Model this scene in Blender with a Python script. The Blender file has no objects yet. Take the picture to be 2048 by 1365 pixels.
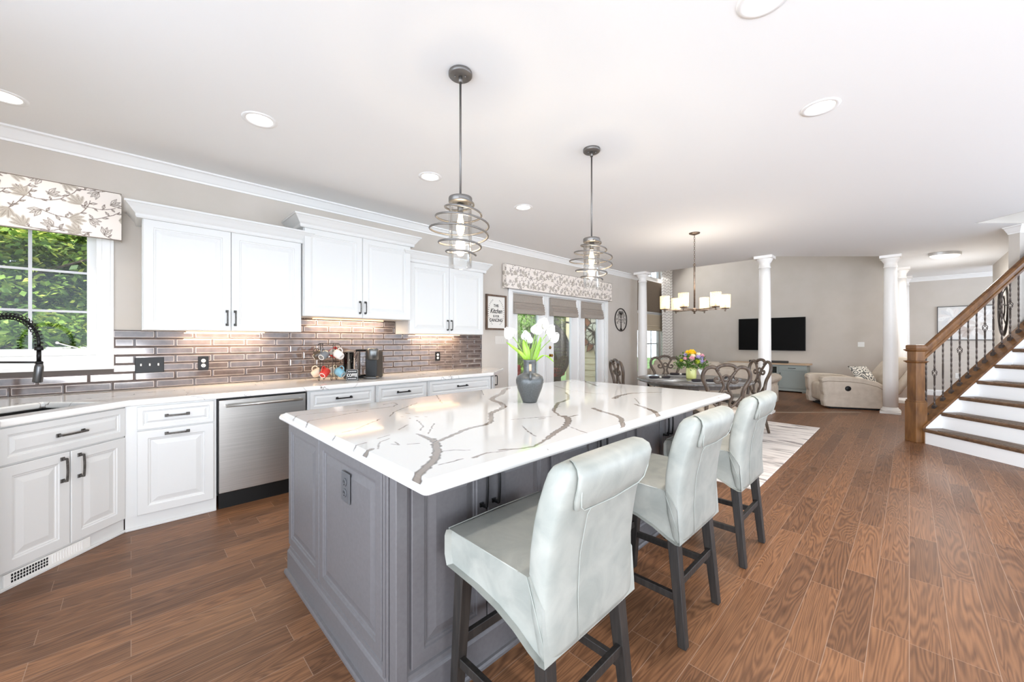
import bpy, bmesh, math, random
import numpy as np
from mathutils import Matrix, Vector
R = math.radians
rng = random.Random(7)
C = bpy.context.scene.collection
sc = bpy.context.scene

# ---------------------------------------------------------------- camera, world, exposure
def ld0(l, d): v = RT * l + FW * d; return (v.x, v.y)
HC = 1.33          # camera height
H = 2.88           # ceiling height
YAW = R(45.6)
FW = Vector((-math.sin(YAW), math.cos(YAW), 0)); RT = Vector((math.cos(YAW), math.sin(YAW), 0))
cam_d = bpy.data.cameras.new('camera'); cam = bpy.data.objects.new('camera', cam_d); C.objects.link(cam)
cam.location = (0, 0, HC); cam.rotation_euler = (R(90), 0, YAW)
cam_d.sensor_width = 36; cam_d.lens = 778 / 2048 * 36; cam_d.shift_y = -1 / 2048
cam_d.clip_start = .05; cam_d.clip_end = 200
sc.camera = cam
sc.view_settings.view_transform = 'Standard'; sc.view_settings.look = 'None'
sc.view_settings.gamma = 1; sc.view_settings.use_curve_mapping = False
EXPOSURE = 0.88
sc.view_settings.exposure = EXPOSURE
sc.cycles.max_bounces = 10; sc.cycles.diffuse_bounces = 6; sc.cycles.glossy_bounces = 4
sc.cycles.transparent_max_bounces = 16; sc.cycles.transmission_bounces = 6
sc.cycles.caustics_reflective = False; sc.cycles.caustics_refractive = False
sc.cycles.sample_clamp_indirect = 4
sc.cycles.use_denoising = True
try:
    sc.cycles.denoiser = 'OPENIMAGEDENOISE'
except Exception:
    pass
W = bpy.data.worlds.new('world'); sc.world = W; W.use_nodes = True
wn = W.node_tree.nodes; wl = W.node_tree.links
bg = wn['Background']
tc = wn.new('ShaderNodeTexCoord'); sp = wn.new('ShaderNodeSeparateXYZ'); cr = wn.new('ShaderNodeValToRGB')
mr = wn.new('ShaderNodeMapRange'); mr.inputs['From Min'].default_value = -1; mr.inputs['From Max'].default_value = 1
wl.new(tc.outputs['Generated'], sp.inputs[0]); wl.new(sp.outputs['Z'], mr.inputs['Value']); wl.new(mr.outputs[0], cr.inputs[0])
ce = cr.color_ramp.elements
SKYTINT = (.83, .955, 1.11)
def sky(v): return tuple(v * c for c in SKYTINT) + (1,)
ce[0].position = .30; ce[0].color = sky(.60); ce[1].position = .72; ce[1].color = sky(.36)
for p_, v_ in ((.43, 1.0), (.58, 1.0)): x_ = ce.new(p_); x_.color = sky(v_)
az = wn.new('ShaderNodeMapRange'); az.inputs['From Min'].default_value = -.2; az.inputs['From Max'].default_value = .9
az.inputs['To Min'].default_value = 1; az.inputs['To Max'].default_value = .5; wl.new(sp.outputs['X'], az.inputs['Value'])
vs = wn.new('ShaderNodeVectorMath'); vs.operation = 'SCALE'; wl.new(cr.outputs[0], vs.inputs[0]); wl.new(az.outputs[0], vs.inputs['Scale'])
wl.new(vs.outputs[0], bg.inputs['Color']); bg.inputs['Strength'].default_value = 4.4

def area_light(name, loc, target, sx, sy, power, color=(1, 1, 1), spread=180):
    d = bpy.data.lights.new(name, 'AREA'); d.shape = 'RECTANGLE'; d.size = sx; d.size_y = sy; d.energy = power; d.color = color
    d.spread = R(spread)
    o = bpy.data.objects.new(name, d); C.objects.link(o); o.location = loc
    o.rotation_euler = (Vector(target) - Vector(loc)).to_track_quat('-Z', 'Y').to_euler()
    return o
sun_d = bpy.data.lights.new('sun', 'SUN'); sun_d.energy = 5.5; sun_d.color = (1, .96, .88); sun_d.angle = R(1.0)
sun = bpy.data.objects.new('sun', sun_d); C.objects.link(sun); sun.location = (8, -4, 10)
sun.rotation_euler = Vector((-.66, .30, -.75)).to_track_quat('-Z', 'Y').to_euler()
# daylight entering the tall living-room windows; the rear and kitchen lights are added fills
area_light('daylight_living', (-5.35, 11.1, 3.4), (-2.5, 10.8, 1.2), 2.2, 3.0, 40, (1, .99, .97))
area_light('fill_rear', (1.9, -1.9, .85), (-.2, 9, 1.7), 2.4, 1.4, 34, (.92, .97, 1.05), 80)  # added fill behind the camera for stairs and columns; no window there
area_light('fill_kitchen', (2.6, -.5, .75), (-3.6, -.25, .3), 1.4, .9, 6, (.97, .98, 1.02), 46)  # added low fill that lifts the base and sink cabinets; no opening there
#area_light('daylight_doors', (-4.72, 5.9, 1.1), (-2, 5.9, 1.0), 2.4, 1.6, 16, (1, 1, 1))

# ---------------------------------------------------------------- materials
def lin(c):
    return tuple(((v / 255) / 12.92 if v / 255 <= .04045 else ((v / 255 + .055) / 1.055) ** 2.4) for v in c) + (1,)
def mat(name, col, rough=.5, metal=0, spec=None, emit=None, estr=0, coat=0):
    m = bpy.data.materials.new(name); m.use_nodes = True
    b = m.node_tree.nodes['Principled BSDF']
    b.inputs['Base Color'].default_value = lin(col); b.inputs['Roughness'].default_value = rough; b.inputs['Metallic'].default_value = metal
    if spec is not None: b.inputs['Specular IOR Level'].default_value = spec
    if coat: b.inputs['Coat Weight'].default_value = coat; b.inputs['Coat Roughness'].default_value = .08
    if emit: b.inputs['Emission Color'].default_value = lin(emit); b.inputs['Emission Strength'].default_value = estr
    return m
def NN(m, t, **kw):
    n = m.node_tree.nodes.new(t)
    for k, v in kw.items():
        if k.startswith('i_'): n.inputs[k[2:].replace('_', ' ')].default_value = v
        else: setattr(n, k, v)
    return n
def LK(m, a, b): m.node_tree.links.new(a, b)
def BS(m): return m.node_tree.nodes['Principled BSDF']
def coords(m, scale=(1, 1, 1), rot=(0, 0, 0), kind='Object'):
    t = NN(m, 'ShaderNodeTexCoord'); mp = NN(m, 'ShaderNodeMapping')
    mp.inputs['Scale'].default_value = scale; mp.inputs['Rotation'].default_value = rot
    LK(m, t.outputs[kind], mp.inputs[0]); return mp.outputs[0]
def noisy(m, c2, scale=(8, 8, 8), detail=4, lo=.35, hi=.65, bump=0, dist=0, nscale=1.0):
    """mixes the base colour towards c2 with a noise; optional bump"""
    b = BS(m); c1 = tuple(b.inputs['Base Color'].default_value)
    v = coords(m, scale); n = NN(m, 'ShaderNodeTexNoise', i_Scale=nscale, i_Detail=detail, i_Distortion=dist)
    LK(m, v, n.inputs['Vector']); r = NN(m, 'ShaderNodeValToRGB')
    r.color_ramp.elements[0].position = lo; r.color_ramp.elements[0].color = c1
    r.color_ramp.elements[1].position = hi; r.color_ramp.elements[1].color = lin(c2)
    LK(m, n.outputs['Fac'], r.inputs[0]); LK(m, r.outputs[0], b.inputs['Base Color'])
    if bump:
        bp = NN(m, 'ShaderNodeBump', i_Strength=bump, i_Distance=.01); LK(m, n.outputs['Fac'], bp.inputs['Height']); LK(m, bp.outputs[0], b.inputs['Normal'])
    return m

M_wall = noisy(mat('wall_paint', (203, 195, 186), .85), (199, 191, 181), (3, 3, 3))
M_ceil = mat('ceiling_paint', (240, 240, 239), .9)
M_trim = mat('trim_paint', (240, 239, 237), .4)
M_cab = mat('white_cabinet_paint', (217, 217, 215), .36)
M_gray = noisy(mat('gray_cabinet_paint', (100, 97, 98), .40), (95, 92, 93), (60, 60, 60))
M_black = mat('black_metal', (28, 27, 27), .35, .6)
M_pull = noisy(mat('dark_pewter', (62, 60, 58), .35, .7), (92, 90, 86), (90, 90, 90))
M_steel = noisy(mat('stainless_steel', (178, 175, 170), .34, .9), (190, 187, 182), (2, 2, 160), 2)
M_blackp = mat('black_plastic', (18, 18, 18), .4, spec=.3)
M_white = mat('white_plastic', (236, 235, 231), .35)
M_dark = mat('dark_cavity', (20, 20, 20), .8)
M_grayp = mat('gray_wallplate', (80, 80, 82), .4)
M_column = mat('column_paint', (240, 236, 231), .45)
M_tile = noisy(mat('glazed_tile', (84, 73, 70), .09, coat=.4), (102, 90, 86), (14, 14, 14))
M_tile_e = mat('tile_edge_glaze', (186, 174, 167), .15)
M_grout = mat('grout', (92, 84, 80), .9)
M_brass = mat('brass', (170, 130, 60), .25, 1)
M_pend = mat('pewter_metal', (122, 118, 114), .42, .75)
M_leg = noisy(mat('dark_stained_leg', (30, 26, 23), .5), (48, 42, 37), (60, 60, 6), 5, .4, .75, .15)
M_tulip = mat('tulip_petal', (250, 249, 244), .5); BS(M_tulip).inputs['Subsurface Weight'].default_value = 0
M_leaf = noisy(mat('tulip_leaf', (120, 160, 40), .4), (160, 196, 76), (20, 20, 6))
M_stem = mat('flower_stem', (138, 168, 84), .5)
M_vase = noisy(mat('gunmetal_vase', (84, 86, 86), .38, .4), (98, 100, 100), (120, 120, 120), 3, .3, .7, .1)
M_chair = noisy(mat('weathered_chair_wood', (66, 53, 43), .45), (96, 80, 66), (30, 30, 8), 5, .35, .7, .15)
M_tabletop = noisy(mat('dark_table_wood', (86, 82, 80), .22), (124, 120, 116), (4, 40, 4), 6, .35, .7)
M_sofa = noisy(mat('beige_upholstery', (203, 190, 174), .8), (189, 175, 158), (9, 9, 9), 6, .35, .7, .1)
M_console = mat('gray_green_console', (150, 158, 154), .45)
M_pine = noisy(mat('natural_oak_top', (206, 178, 148), .5), (188, 158, 128), (3, 40, 40), 4)
M_screen = mat('screen_black', (8, 7, 7), .55, spec=.12)
M_oakrail = noisy(mat('stained_oak', (124, 84, 46), .35), (84, 52, 26), (18, 18, 4), 6, .35, .7, .12)
M_tread = noisy(mat('stair_nosing_oak', (118, 90, 66), .4), (88, 64, 46), (5, 40, 40), 5)
M_mat = noisy(mat('carpet_tread', (128, 112, 98), .95), (98, 84, 72), (60, 60, 60), 5, .3, .7, .3)
M_plantpot = mat('green_yellow_glaze', (224, 222, 140), .25)
M_fol = noisy(mat('bouquet_foliage', (62, 96, 40), .6), (110, 150, 60), (40, 40, 40))
M_pink = mat('pink_petals', (240, 186, 198), .6); M_yel = mat('yellow_petals', (246, 212, 50), .6)
M_lav = mat('lavender_petals', (206, 186, 226), .6); M_lime = mat('chartreuse_petals', (196, 206, 70), .6)
M_cream = mat('cream_petals', (246, 234, 210), .6)
M_deck = noisy(mat('deck_boards', (150, 140, 126), .8), (130, 120, 108), (2, 30, 2))
M_grass = noisy(mat('lawn', (86, 120, 54), .9), (110, 142, 70), (3, 3, 3))
M_bark = noisy(mat('bark', (80, 66, 54), .9), (54, 44, 36), (20, 20, 4))
M_wicker = mat('dark_wicker', (22, 16, 13), .7)
M_red = mat('red_cushion', (168, 34, 40), .7)
M_copper = noisy(mat('rust_copper', (164, 96, 50), .5, .2), (120, 66, 34), (12, 12, 12))
M_iron = mat('wrought_iron', (40, 34, 30), .45, .5)
M_baluster = noisy(mat('brown_iron', (62, 52, 48), .42, .5), (84, 72, 64), (30, 30, 30))
M_paper = mat('print_paper', (236, 232, 224), .8)
M_ink = mat('print_ink', (50, 46, 44), .8)
M_frame = noisy(mat('brown_wood_frame', (112, 90, 74), .6), (84, 64, 50), (40, 40, 8))
M_shade = noisy(mat('linen_shade', (170, 160, 150), .9), (156, 145, 134), (160, 160, 30), 3, .3, .7, .1)
M_lshade = noisy(mat('taupe_shade', (120, 106, 90), .9), (108, 94, 80), (30, 30, 90))
M_shadeframe = mat('warm_fabric', (188, 174, 152), .9)
M_sheer = mat('sheer_fabric', (246, 246, 244), .9)
M_transition = mat('floor_transition', (150, 128, 108), .35)
M_water = mat('dark_steel_sink', (70, 70, 70), .35, .8)

def emissive(name, col, s):
    m = bpy.data.materials.new(name); m.use_nodes = True
    b = BS(m); b.inputs['Base Color'].default_value = lin(col); b.inputs['Emission Color'].default_value = lin(col); b.inputs['Emission Strength'].default_value = s
    return m
M_lamp = emissive('downlight_lens', (255, 250, 240), 2.2)
M_bulb = emissive('warm_bulb', (255, 220, 160), 6)
M_flush = emissive('flush_diffuser', (250, 248, 244), .35)
M_led = emissive('warm_led_strip', (255, 214, 160), 1.6)

def glass_mat(name, tint=(1, 1, 1), refl=.12, rough=.02):
    m = bpy.data.materials.new(name); m.use_nodes = True; nt = m.node_tree; nt.nodes.remove(BS(m))
    o = nt.nodes['Material Output']
    tr = NN(m, 'ShaderNodeBsdfTransparent'); tr.inputs[0].default_value = (*tint, 1)
    gl = NN(m, 'ShaderNodeBsdfGlossy'); gl.inputs['Roughness'].default_value = rough
    fr = NN(m, 'ShaderNodeFresnel', i_IOR=1.45); mu = NN(m, 'ShaderNodeMath', operation='MULTIPLY'); mu.inputs[1].default_value = refl * 5
    mx = NN(m, 'ShaderNodeMixShader'); LK(m, fr.outputs[0], mu.inputs[0]); mu.use_clamp = True
    LK(m, mu.outputs[0], mx.inputs[0]); LK(m, tr.outputs[0], mx.inputs[1]); LK(m, gl.outputs[0], mx.inputs[2]); LK(m, mx.outputs[0], o.inputs[0])
    return m
M_glass = glass_mat('window_glass', (.97, .98, .97), .12)
M_lglass = glass_mat('clear_lamp_glass', (.985, .985, .98), .09)
M_reservoir = glass_mat('clear_plastic', (.86, .88, .90), .25)
def shade_glass():
    m = mat('seeded_lamp_glass', (255, 236, 200), .3); nt = m.node_tree; o = nt.nodes['Material Output']; b = BS(m)
    b.inputs['Emission Color'].default_value = lin((255, 206, 140)); b.inputs['Emission Strength'].default_value = .55
    tr = NN(m, 'ShaderNodeBsdfTransparent'); mx = NN(m, 'ShaderNodeMixShader'); v = coords(m, (60, 60, 60)); n = NN(m, 'ShaderNodeTexNoise', i_Scale=1.0)
    LK(m, v, n.inputs['Vector']); mr = NN(m, 'ShaderNodeMapRange'); mr.inputs['From Min'].default_value = .3; mr.inputs['From Max'].default_value = .7
    mr.inputs['To Min'].default_value = .3; mr.inputs['To Max'].default_value = .75
    LK(m, n.outputs['Fac'], mr.inputs['Value']); LK(m, mr.outputs[0], mx.inputs[0]); LK(m, tr.outputs[0], mx.inputs[1]); LK(m, b.outputs[0], mx.inputs[2]); LK(m, mx.outputs[0], o.inputs[0])
    return m
M_seeded = shade_glass()

def floor_material():
    m = mat('oak_planks', (120, 84, 62), .40); b = BS(m)
    tcn = NN(m, 'ShaderNodeTexCoord'); s = NN(m, 'ShaderNodeSeparateXYZ'); LK(m, tcn.outputs['Object'], s.inputs[0])
    cb = NN(m, 'ShaderNodeCombineXYZ'); LK(m, s.outputs['Y'], cb.inputs['X']); LK(m, s.outputs['X'], cb.inputs['Y'])
    br = NN(m, 'ShaderNodeTexBrick', offset=.37, offset_frequency=2, squash=.82, squash_frequency=3)
    br.inputs['Scale'].default_value = 1; br.inputs['Brick Width'].default_value = .82; br.inputs['Row Height'].default_value = .1272
    br.inputs['Mortar Size'].default_value = .0013; br.inputs['Mortar Smooth'].default_value = .2
    br.inputs['Color1'].default_value = (0, 0, 0, 1); br.inputs['Color2'].default_value = (1, 1, 1, 1); br.inputs['Mortar'].default_value = (.5, .5, .5, 1)
    LK(m, cb.outputs[0], br.inputs['Vector'])
    # grain: stretched along the plank, shifted per plank
    sh = NN(m, 'ShaderNodeVectorMath', operation='MULTIPLY_ADD'); sh.inputs[1].default_value = (.75, 9, 1)
    off = NN(m, 'ShaderNodeVectorMath', operation='SCALE'); off.inputs['Scale'].default_value = 37
    LK(m, br.outputs['Color'], off.inputs[0]); LK(m, cb.outputs[0], sh.inputs[0]); LK(m, off.outputs[0], sh.inputs[2])
    n = NN(m, 'ShaderNodeTexNoise', i_Scale=1.0, i_Detail=2, i_Distortion=.5); LK(m, sh.outputs[0], n.inputs['Vector'])
    mu = NN(m, 'ShaderNodeMath', operation='MULTIPLY'); mu.inputs[1].default_value = 150; LK(m, n.outputs['Fac'], mu.inputs[0])
    si = NN(m, 'ShaderNodeMath', operation='SINE'); LK(m, mu.outputs[0], si.inputs[0])
    fine = NN(m, 'ShaderNodeTexNoise', i_Scale=1.0, i_Detail=5)
    mp = NN(m, 'ShaderNodeMapping'); mp.inputs['Scale'].default_value = (5, 120, 1); LK(m, cb.outputs[0], mp.inputs[0]); LK(m, mp.outputs[0], fine.inputs['Vector'])
    g = NN(m, 'ShaderNodeMath', operation='MULTIPLY_ADD'); g.inputs[1].default_value = .15; g.inputs[2].default_value = .5
    LK(m, si.outputs[0], g.inputs[0])
    g2 = NN(m, 'ShaderNodeMath', operation='MULTIPLY_ADD'); g2.inputs[1].default_value = .55
    fs = NN(m, 'ShaderNodeMath', operation='SUBTRACT'); fs.inputs[1].default_value = .5; LK(m, fine.outputs['Fac'], fs.inputs[0])
    LK(m, fs.outputs[0], g2.inputs[0]); LK(m, g.outputs[0], g2.inputs[2])
    ramp = NN(m, 'ShaderNodeValToRGB'); e = ramp.color_ramp.elements
    e[0].position = .15; e[0].color = lin((86, 58, 40)); e[1].position = .82; e[1].color = lin((156, 113, 80))
    LK(m, g2.outputs[0], ramp.inputs[0])
    tint = NN(m, 'ShaderNodeValToRGB'); e = tint.color_ramp.elements
    e[0].color = lin((206, 200, 198)); e[1].color = lin((255, 248, 242)); LK(m, br.outputs['Color'], tint.inputs[0])
    mx = NN(m, 'ShaderNodeMix', data_type='RGBA', blend_type='MULTIPLY'); mx.inputs['Factor'].default_value = 1
    LK(m, ramp.outputs[0], mx.inputs['A']); LK(m, tint.outputs[0], mx.inputs['B'])
    mo = NN(m, 'ShaderNodeMix', data_type='RGBA'); mo.inputs['B'].default_value = lin((150, 122, 102))  # seams lightened: glint of the glossy plank bevels painted into the colour
    LK(m, br.outputs['Fac'], mo.inputs['Factor']); LK(m, mx.outputs['Result'], mo.inputs['A']); LK(m, mo.outputs['Result'], b.inputs['Base Color'])
    bp = NN(m, 'ShaderNodeBump', i_Strength=.12, i_Distance=.004); LK(m, g2.outputs[0], bp.inputs['Height']); LK(m, bp.outputs[0], b.inputs['Normal'])
    b.inputs['Specular IOR Level'].default_value = .32
    return m
M_floor = floor_material()

def quartz():
    m = mat('veined_quartz', (240, 238, 234), .07, coat=.3); b = BS(m)
    v = coords(m, (1, 1, 1)); n = NN(m, 'ShaderNodeTexNoise', i_Scale=2.2, i_Detail=4, i_Distortion=.6); LK(m, v, n.inputs['Vector'])
    a = NN(m, 'ShaderNodeMath', operation='SUBTRACT'); a.inputs[1].default_value = .5; LK(m, n.outputs['Fac'], a.inputs[0])
    ab = NN(m, 'ShaderNodeMath', operation='ABSOLUTE'); LK(m, a.outputs[0], ab.inputs[0])
    r = NN(m, 'ShaderNodeValToRGB'); e = r.color_ramp.elements; e[0].position = 0; e[0].color = lin((120, 108, 98)); e[1].position = .006; e[1].color = lin((242, 240, 236))
    LK(m, ab.outputs[0], r.inputs[0])
    n2 = NN(m, 'ShaderNodeTexNoise', i_Scale=1.3, i_Detail=1); LK(m, v, n2.inputs['Vector'])
    r2 = NN(m, 'ShaderNodeValToRGB'); r2.color_ramp.elements[0].position = .5; r2.color_ramp.elements[1].position = .58; LK(m, n2.outputs['Fac'], r2.inputs[0])
    mx = NN(m, 'ShaderNodeMix', data_type='RGBA'); mx.inputs['A'].default_value = lin((242, 240, 236)); LK(m, r2.outputs[0], mx.inputs['Factor']); LK(m, r.outputs[0], mx.inputs['B'])
    LK(m, mx.outputs['Result'], b.inputs['Base Color']); return m
M_quartz = quartz()

def painted(name, rough=.8, coat=0):
    m = mat(name, (255, 255, 255), rough, coat=coat); a = NN(m, 'ShaderNodeAttribute', attribute_name='Col'); LK(m, a.outputs['Color'], BS(m).inputs['Base Color']); return m
M_itop = painted('island_quartz', .06, .3); M_fabric = painted('printed_fabric', .9); M_canvas = painted('canvas_print', .8)

def leather():
    m = mat('sage_leather', (196, 201, 196), .46); b = BS(m); v = coords(m, (1, 1, 1))
    n = NN(m, 'ShaderNodeTexNoise', i_Scale=9, i_Detail=6, i_Distortion=.7); LK(m, v, n.inputs['Vector'])
    r = NN(m, 'ShaderNodeValToRGB'); e = r.color_ramp.elements; e[0].position = .34; e[0].color = lin((136, 138, 131)); e[1].position = .68; e[1].color = lin((157, 156, 148))
    LK(m, n.outputs['Fac'], r.inputs[0]); LK(m, r.outputs[0], b.inputs['Base Color'])
    n2 = NN(m, 'ShaderNodeTexNoise', i_Scale=300, i_Detail=2); LK(m, v, n2.inputs['Vector'])
    bp = NN(m, 'ShaderNodeBump', i_Strength=.12, i_Distance=.002); LK(m, n2.outputs['Fac'], bp.inputs['Height']); LK(m, bp.outputs[0], b.inputs['Normal']); return m
M_leather = leather()
M_stitch = mat('stitching', (158, 160, 152), .8)
def rug_mat():
    m = mat('rug_pile', (222, 214, 206), .95); b = BS(m); v = coords(m, (1.6, 9, 1))
    n = NN(m, 'ShaderNodeTexNoise', i_Scale=1, i_Detail=7, i_Distortion=.9); n.inputs['Roughness'].default_value = .6; LK(m, v, n.inputs['Vector'])
    r = NN(m, 'ShaderNodeValToRGB'); e = r.color_ramp.elements; e[0].position = .33; e[0].color = lin((100, 90, 86)); e[1].position = .47; e[1].color = lin((222, 212, 204))
    x = e.new(.62); x.color = lin((236, 228, 220)); x = e.new(.7); x.color = lin((196, 184, 176)); LK(m, n.outputs['Fac'], r.inputs[0]); LK(m, r.outputs[0], b.inputs['Base Color']); return m
M_rug = rug_mat()
def zigzag():
    m = mat('zigzag_curtain', (240, 236, 230), .9); b = BS(m); t = NN(m, 'ShaderNodeTexCoord'); s = NN(m, 'ShaderNodeSeparateXYZ'); LK(m, t.outputs['Object'], s.inputs[0])
    pp = NN(m, 'ShaderNodeMath', operation='PINGPONG'); pp.inputs[1].default_value = .05; LK(m, s.outputs['Y'], pp.inputs[0])
    ad = NN(m, 'ShaderNodeMath', operation='ADD'); LK(m, pp.outputs[0], ad.inputs[0]); LK(m, s.outputs['Z'], ad.inputs[1])
    md = NN(m, 'ShaderNodeMath', operation='PINGPONG'); md.inputs[1].default_value = .045; LK(m, ad.outputs[0], md.inputs[0])
    r = NN(m, 'ShaderNodeValToRGB'); e = r.color_ramp.elements; e[0].position = .004; e[0].color = lin((176, 166, 156)); e[1].position = .012; e[1].color = lin((240, 236, 230)); LK(m, md.outputs[0], r.inputs[0])
    LK(m, r.outputs[0], b.inputs['Base Color']); return m
M_zig = zigzag()
def siding_mat():
    m = mat('cream_siding', (250, 236, 198), .7); return m
M_siding = siding_mat()
def pillow_mat():
    m = mat('patterned_pillow', (120, 120, 116), .9); b = BS(m); v = coords(m, (1.6, 1.6, 1.6))
    n = NN(m, 'ShaderNodeTexVoronoi'); LK(m, v, n.inputs['Vector']); md = NN(m, 'ShaderNodeMath', operation='PINGPONG'); md.inputs[1].default_value = .13; LK(m, n.outputs['Distance'], md.inputs[0])
    r = NN(m, 'ShaderNodeValToRGB'); e = r.color_ramp.elements; e[0].position = .03; e[0].color = lin((92, 90, 86)); e[1].position = .06; e[1].color = lin((150, 150, 144)); x = e.new(.1); x.color = lin((226, 218, 204))
    LK(m, md.outputs[0], r.inputs[0]); LK(m, r.outputs[0], b.inputs['Base Color']); return m
M_pillow = pillow_mat()
def leaf_mat(name, a, b_, c):
    m = mat(name, a, .5); b = BS(m); oi = NN(m, 'ShaderNodeTexCoord')
    n = NN(m, 'ShaderNodeTexNoise', i_Scale=3.5, i_Detail=3); LK(m, oi.outputs['Object'], n.inputs['Vector'])
    r = NN(m, 'ShaderNodeValToRGB'); e = r.color_ramp.elements; e[0].position = .35; e[0].color = lin(a); e[1].position = .7; e[1].color = lin(c); x = e.new(.52); x.color = lin(b_)
    LK(m, n.outputs['Fac'], r.inputs[0]); LK(m, r.outputs[0], b.inputs['Base Color'])
    nt = m.node_tree; o = nt.nodes['Material Output']; tl = NN(m, 'ShaderNodeBsdfTranslucent'); LK(m, r.outputs[0], tl.inputs[0]); mx = NN(m, 'ShaderNodeMixShader'); mx.inputs[0].default_value = .35
    LK(m, b.outputs[0], mx.inputs[1]); LK(m, tl.outputs[0], mx.inputs[2]); LK(m, mx.outputs[0], o.inputs[0]); return m
M_tree1 = leaf_mat('maple_leaves', (64, 92, 44), (118, 146, 62), (196, 200, 96))
M_tree2 = leaf_mat('grassy_leaves', (70, 120, 44), (120, 172, 70), (170, 214, 110))

# ---------------------------------------------------------------- mesh helpers
class MB:
    def __init__(s, M=None): s.bm = bmesh.new(); s.M = M or Matrix()
    def _v(s, p): return s.bm.verts.new(s.M @ Vector(p))
    def box(s, x0, x1, y0, y1, z0, z1, bev=0, seg=2, smooth=False, mi=0):
        vs = [s._v((x, y, z)) for z in (z0, z1) for x, y in ((x0, y0), (x1, y0), (x1, y1), (x0, y1))]
        fs = [s.bm.faces.new([vs[i] for i in f]) for f in ((3, 2, 1, 0), (4, 5, 6, 7), (0, 1, 5, 4), (1, 2, 6, 5), (2, 3, 7, 6), (3, 0, 4, 7))]
        for f in fs: f.material_index = mi
        if bev:
            es = list({e for f in fs for e in f.edges}); n0 = set(s.bm.faces)
            r = bmesh.ops.bevel(s.bm, geom=es, offset=bev, segments=seg, profile=.5, affect='EDGES')
            for f in r['faces']:
                f.material_index = mi
                if smooth: f.smooth = True
            if smooth:
                for f in s.bm.faces:
                    if f not in n0 or f in fs: f.smooth = True
        return s
    def quad(s, a, b, c, d, mi=0, smooth=False):
        f = s.bm.faces.new([s._v(p) for p in (a, b, c, d)]); f.material_index = mi; f.smooth = smooth; return s
    def rings(s, rings, cap0=True, cap1=True, smooth=True, closed=False, mi=0):
        L = [[s._v(p) for p in r] for r in rings]; n = len(L[0])
        pr = list(zip(L, L[1:])) + ([(L[-1], L[0])] if closed else [])
        for a, b in pr:
            for i in range(n):
                f = s.bm.faces.new((a[i], a[(i + 1) % n], b[(i + 1) % n], b[i])); f.smooth = smooth; f.material_index = mi
        if not closed:
            if cap0: f = s.bm.faces.new(L[0][::-1]); f.material_index = mi
            if cap1: f = s.bm.faces.new(L[-1]); f.material_index = mi
        return s
    def lathe(s, prof, cx=0, cy=0, n=24, cap=True, smooth=True, mi=0):
        return s.rings([[(cx + r * math.cos(2 * math.pi * i / n), cy + r * math.sin(2 * math.pi * i / n), z) for i in range(n)] for r, z in prof], cap, cap, smooth, mi=mi)
    def cyl(s, a, b, r, r2=None, n=12, smooth=True, mi=0):
        return s.tube([a, b], [r, r if r2 is None else r2], n, smooth, mi)
    def tube(s, pts, r, n=8, smooth=True, mi=0, closed=False, flat=None):
        pts = [Vector(p) for p in pts]; k = len(pts); rr = r if isinstance(r, (list, tuple)) else [r] * k
        tan = []
        for i in range(k):
            a = pts[(i - 1) % k] if (closed or i) else pts[0]; b = pts[(i + 1) % k] if (closed or i < k - 1) else pts[-1]
            t = b - a; tan.append(t.normalized() if t.length > 1e-9 else Vector((0, 0, 1)))
        up = Vector((0, 0, 1)) if abs(tan[0].z) < .9 else Vector((1, 0, 0)); u = (up - tan[0] * up.dot(tan[0])).normalized(); out = []
        for i in range(k):
            u = (u - tan[i] * u.dot(tan[i])).normalized(); w = tan[i].cross(u); f = flat or (1, 1)
            out.append([pts[i] + (u * math.cos(2 * math.pi * j / n) * f[0] + w * math.sin(2 * math.pi * j / n) * f[1]) * rr[i] for j in range(n)])
        return s.rings(out, smooth=smooth, closed=closed, mi=mi)
    def ball(s, c, r, n=12, m=8, sz=1, mi=0):
        c = Vector(c); return s.rings([[(c.x + r * math.sin(math.pi * (j + .02) / (m + .04)) * math.cos(2 * math.pi * i / n), c.y + r * math.sin(math.pi * (j + .02) / (m + .04)) * math.sin(2 * math.pi * i / n), c.z - r * sz * math.cos(math.pi * (j + .02) / (m + .04))) for i in range(n)] for j in range(m + 1)], mi=mi)
    def slab(s, outer, holes, z0, z1, mi=0):
        """outer/holes are 2D loops; extrudes from z0 to z1 in the builder's frame"""
        for z, rev in ((z0, True), (z1, False)):
            es = []
            for lp in [outer] + list(holes):
                vs = [s._v((p[0], p[1], z)) for p in lp]
                es += [s.bm.edges.new((vs[i], vs[(i + 1) % len(vs)])) for i in range(len(vs))]
            r = bmesh.ops.triangle_fill(s.bm, use_beauty=True, use_dissolve=False, edges=es)
            for f in r['geom']:
                if isinstance(f, bmesh.types.BMFace): f.material_index = mi
        for lp in [outer] + list(holes):
            for i in range(len(lp)):
                a, b = lp[i], lp[(i + 1) % len(lp)]
                s.quad((*a, z0), (*b, z0), (*b, z1), (*a, z1), mi)
        bmesh.ops.remove_doubles(s.bm, verts=s.bm.verts[:], dist=1e-5)
        return s
    def extr(s, poly, axis, a, b, smooth=False, mi=0):
        """extrude a 2D polygon along an axis: x -> poly is (y,z); y -> (x,z); z -> (x,y)"""
        f = {'x': lambda p, t: (t, p[0], p[1]), 'y': lambda p, t: (p[0], t, p[1]), 'z': lambda p, t: (p[0], p[1], t)}[axis]
        return s.rings([[f(p, a) for p in poly], [f(p, b) for p in poly]], smooth=smooth, mi=mi)
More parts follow.
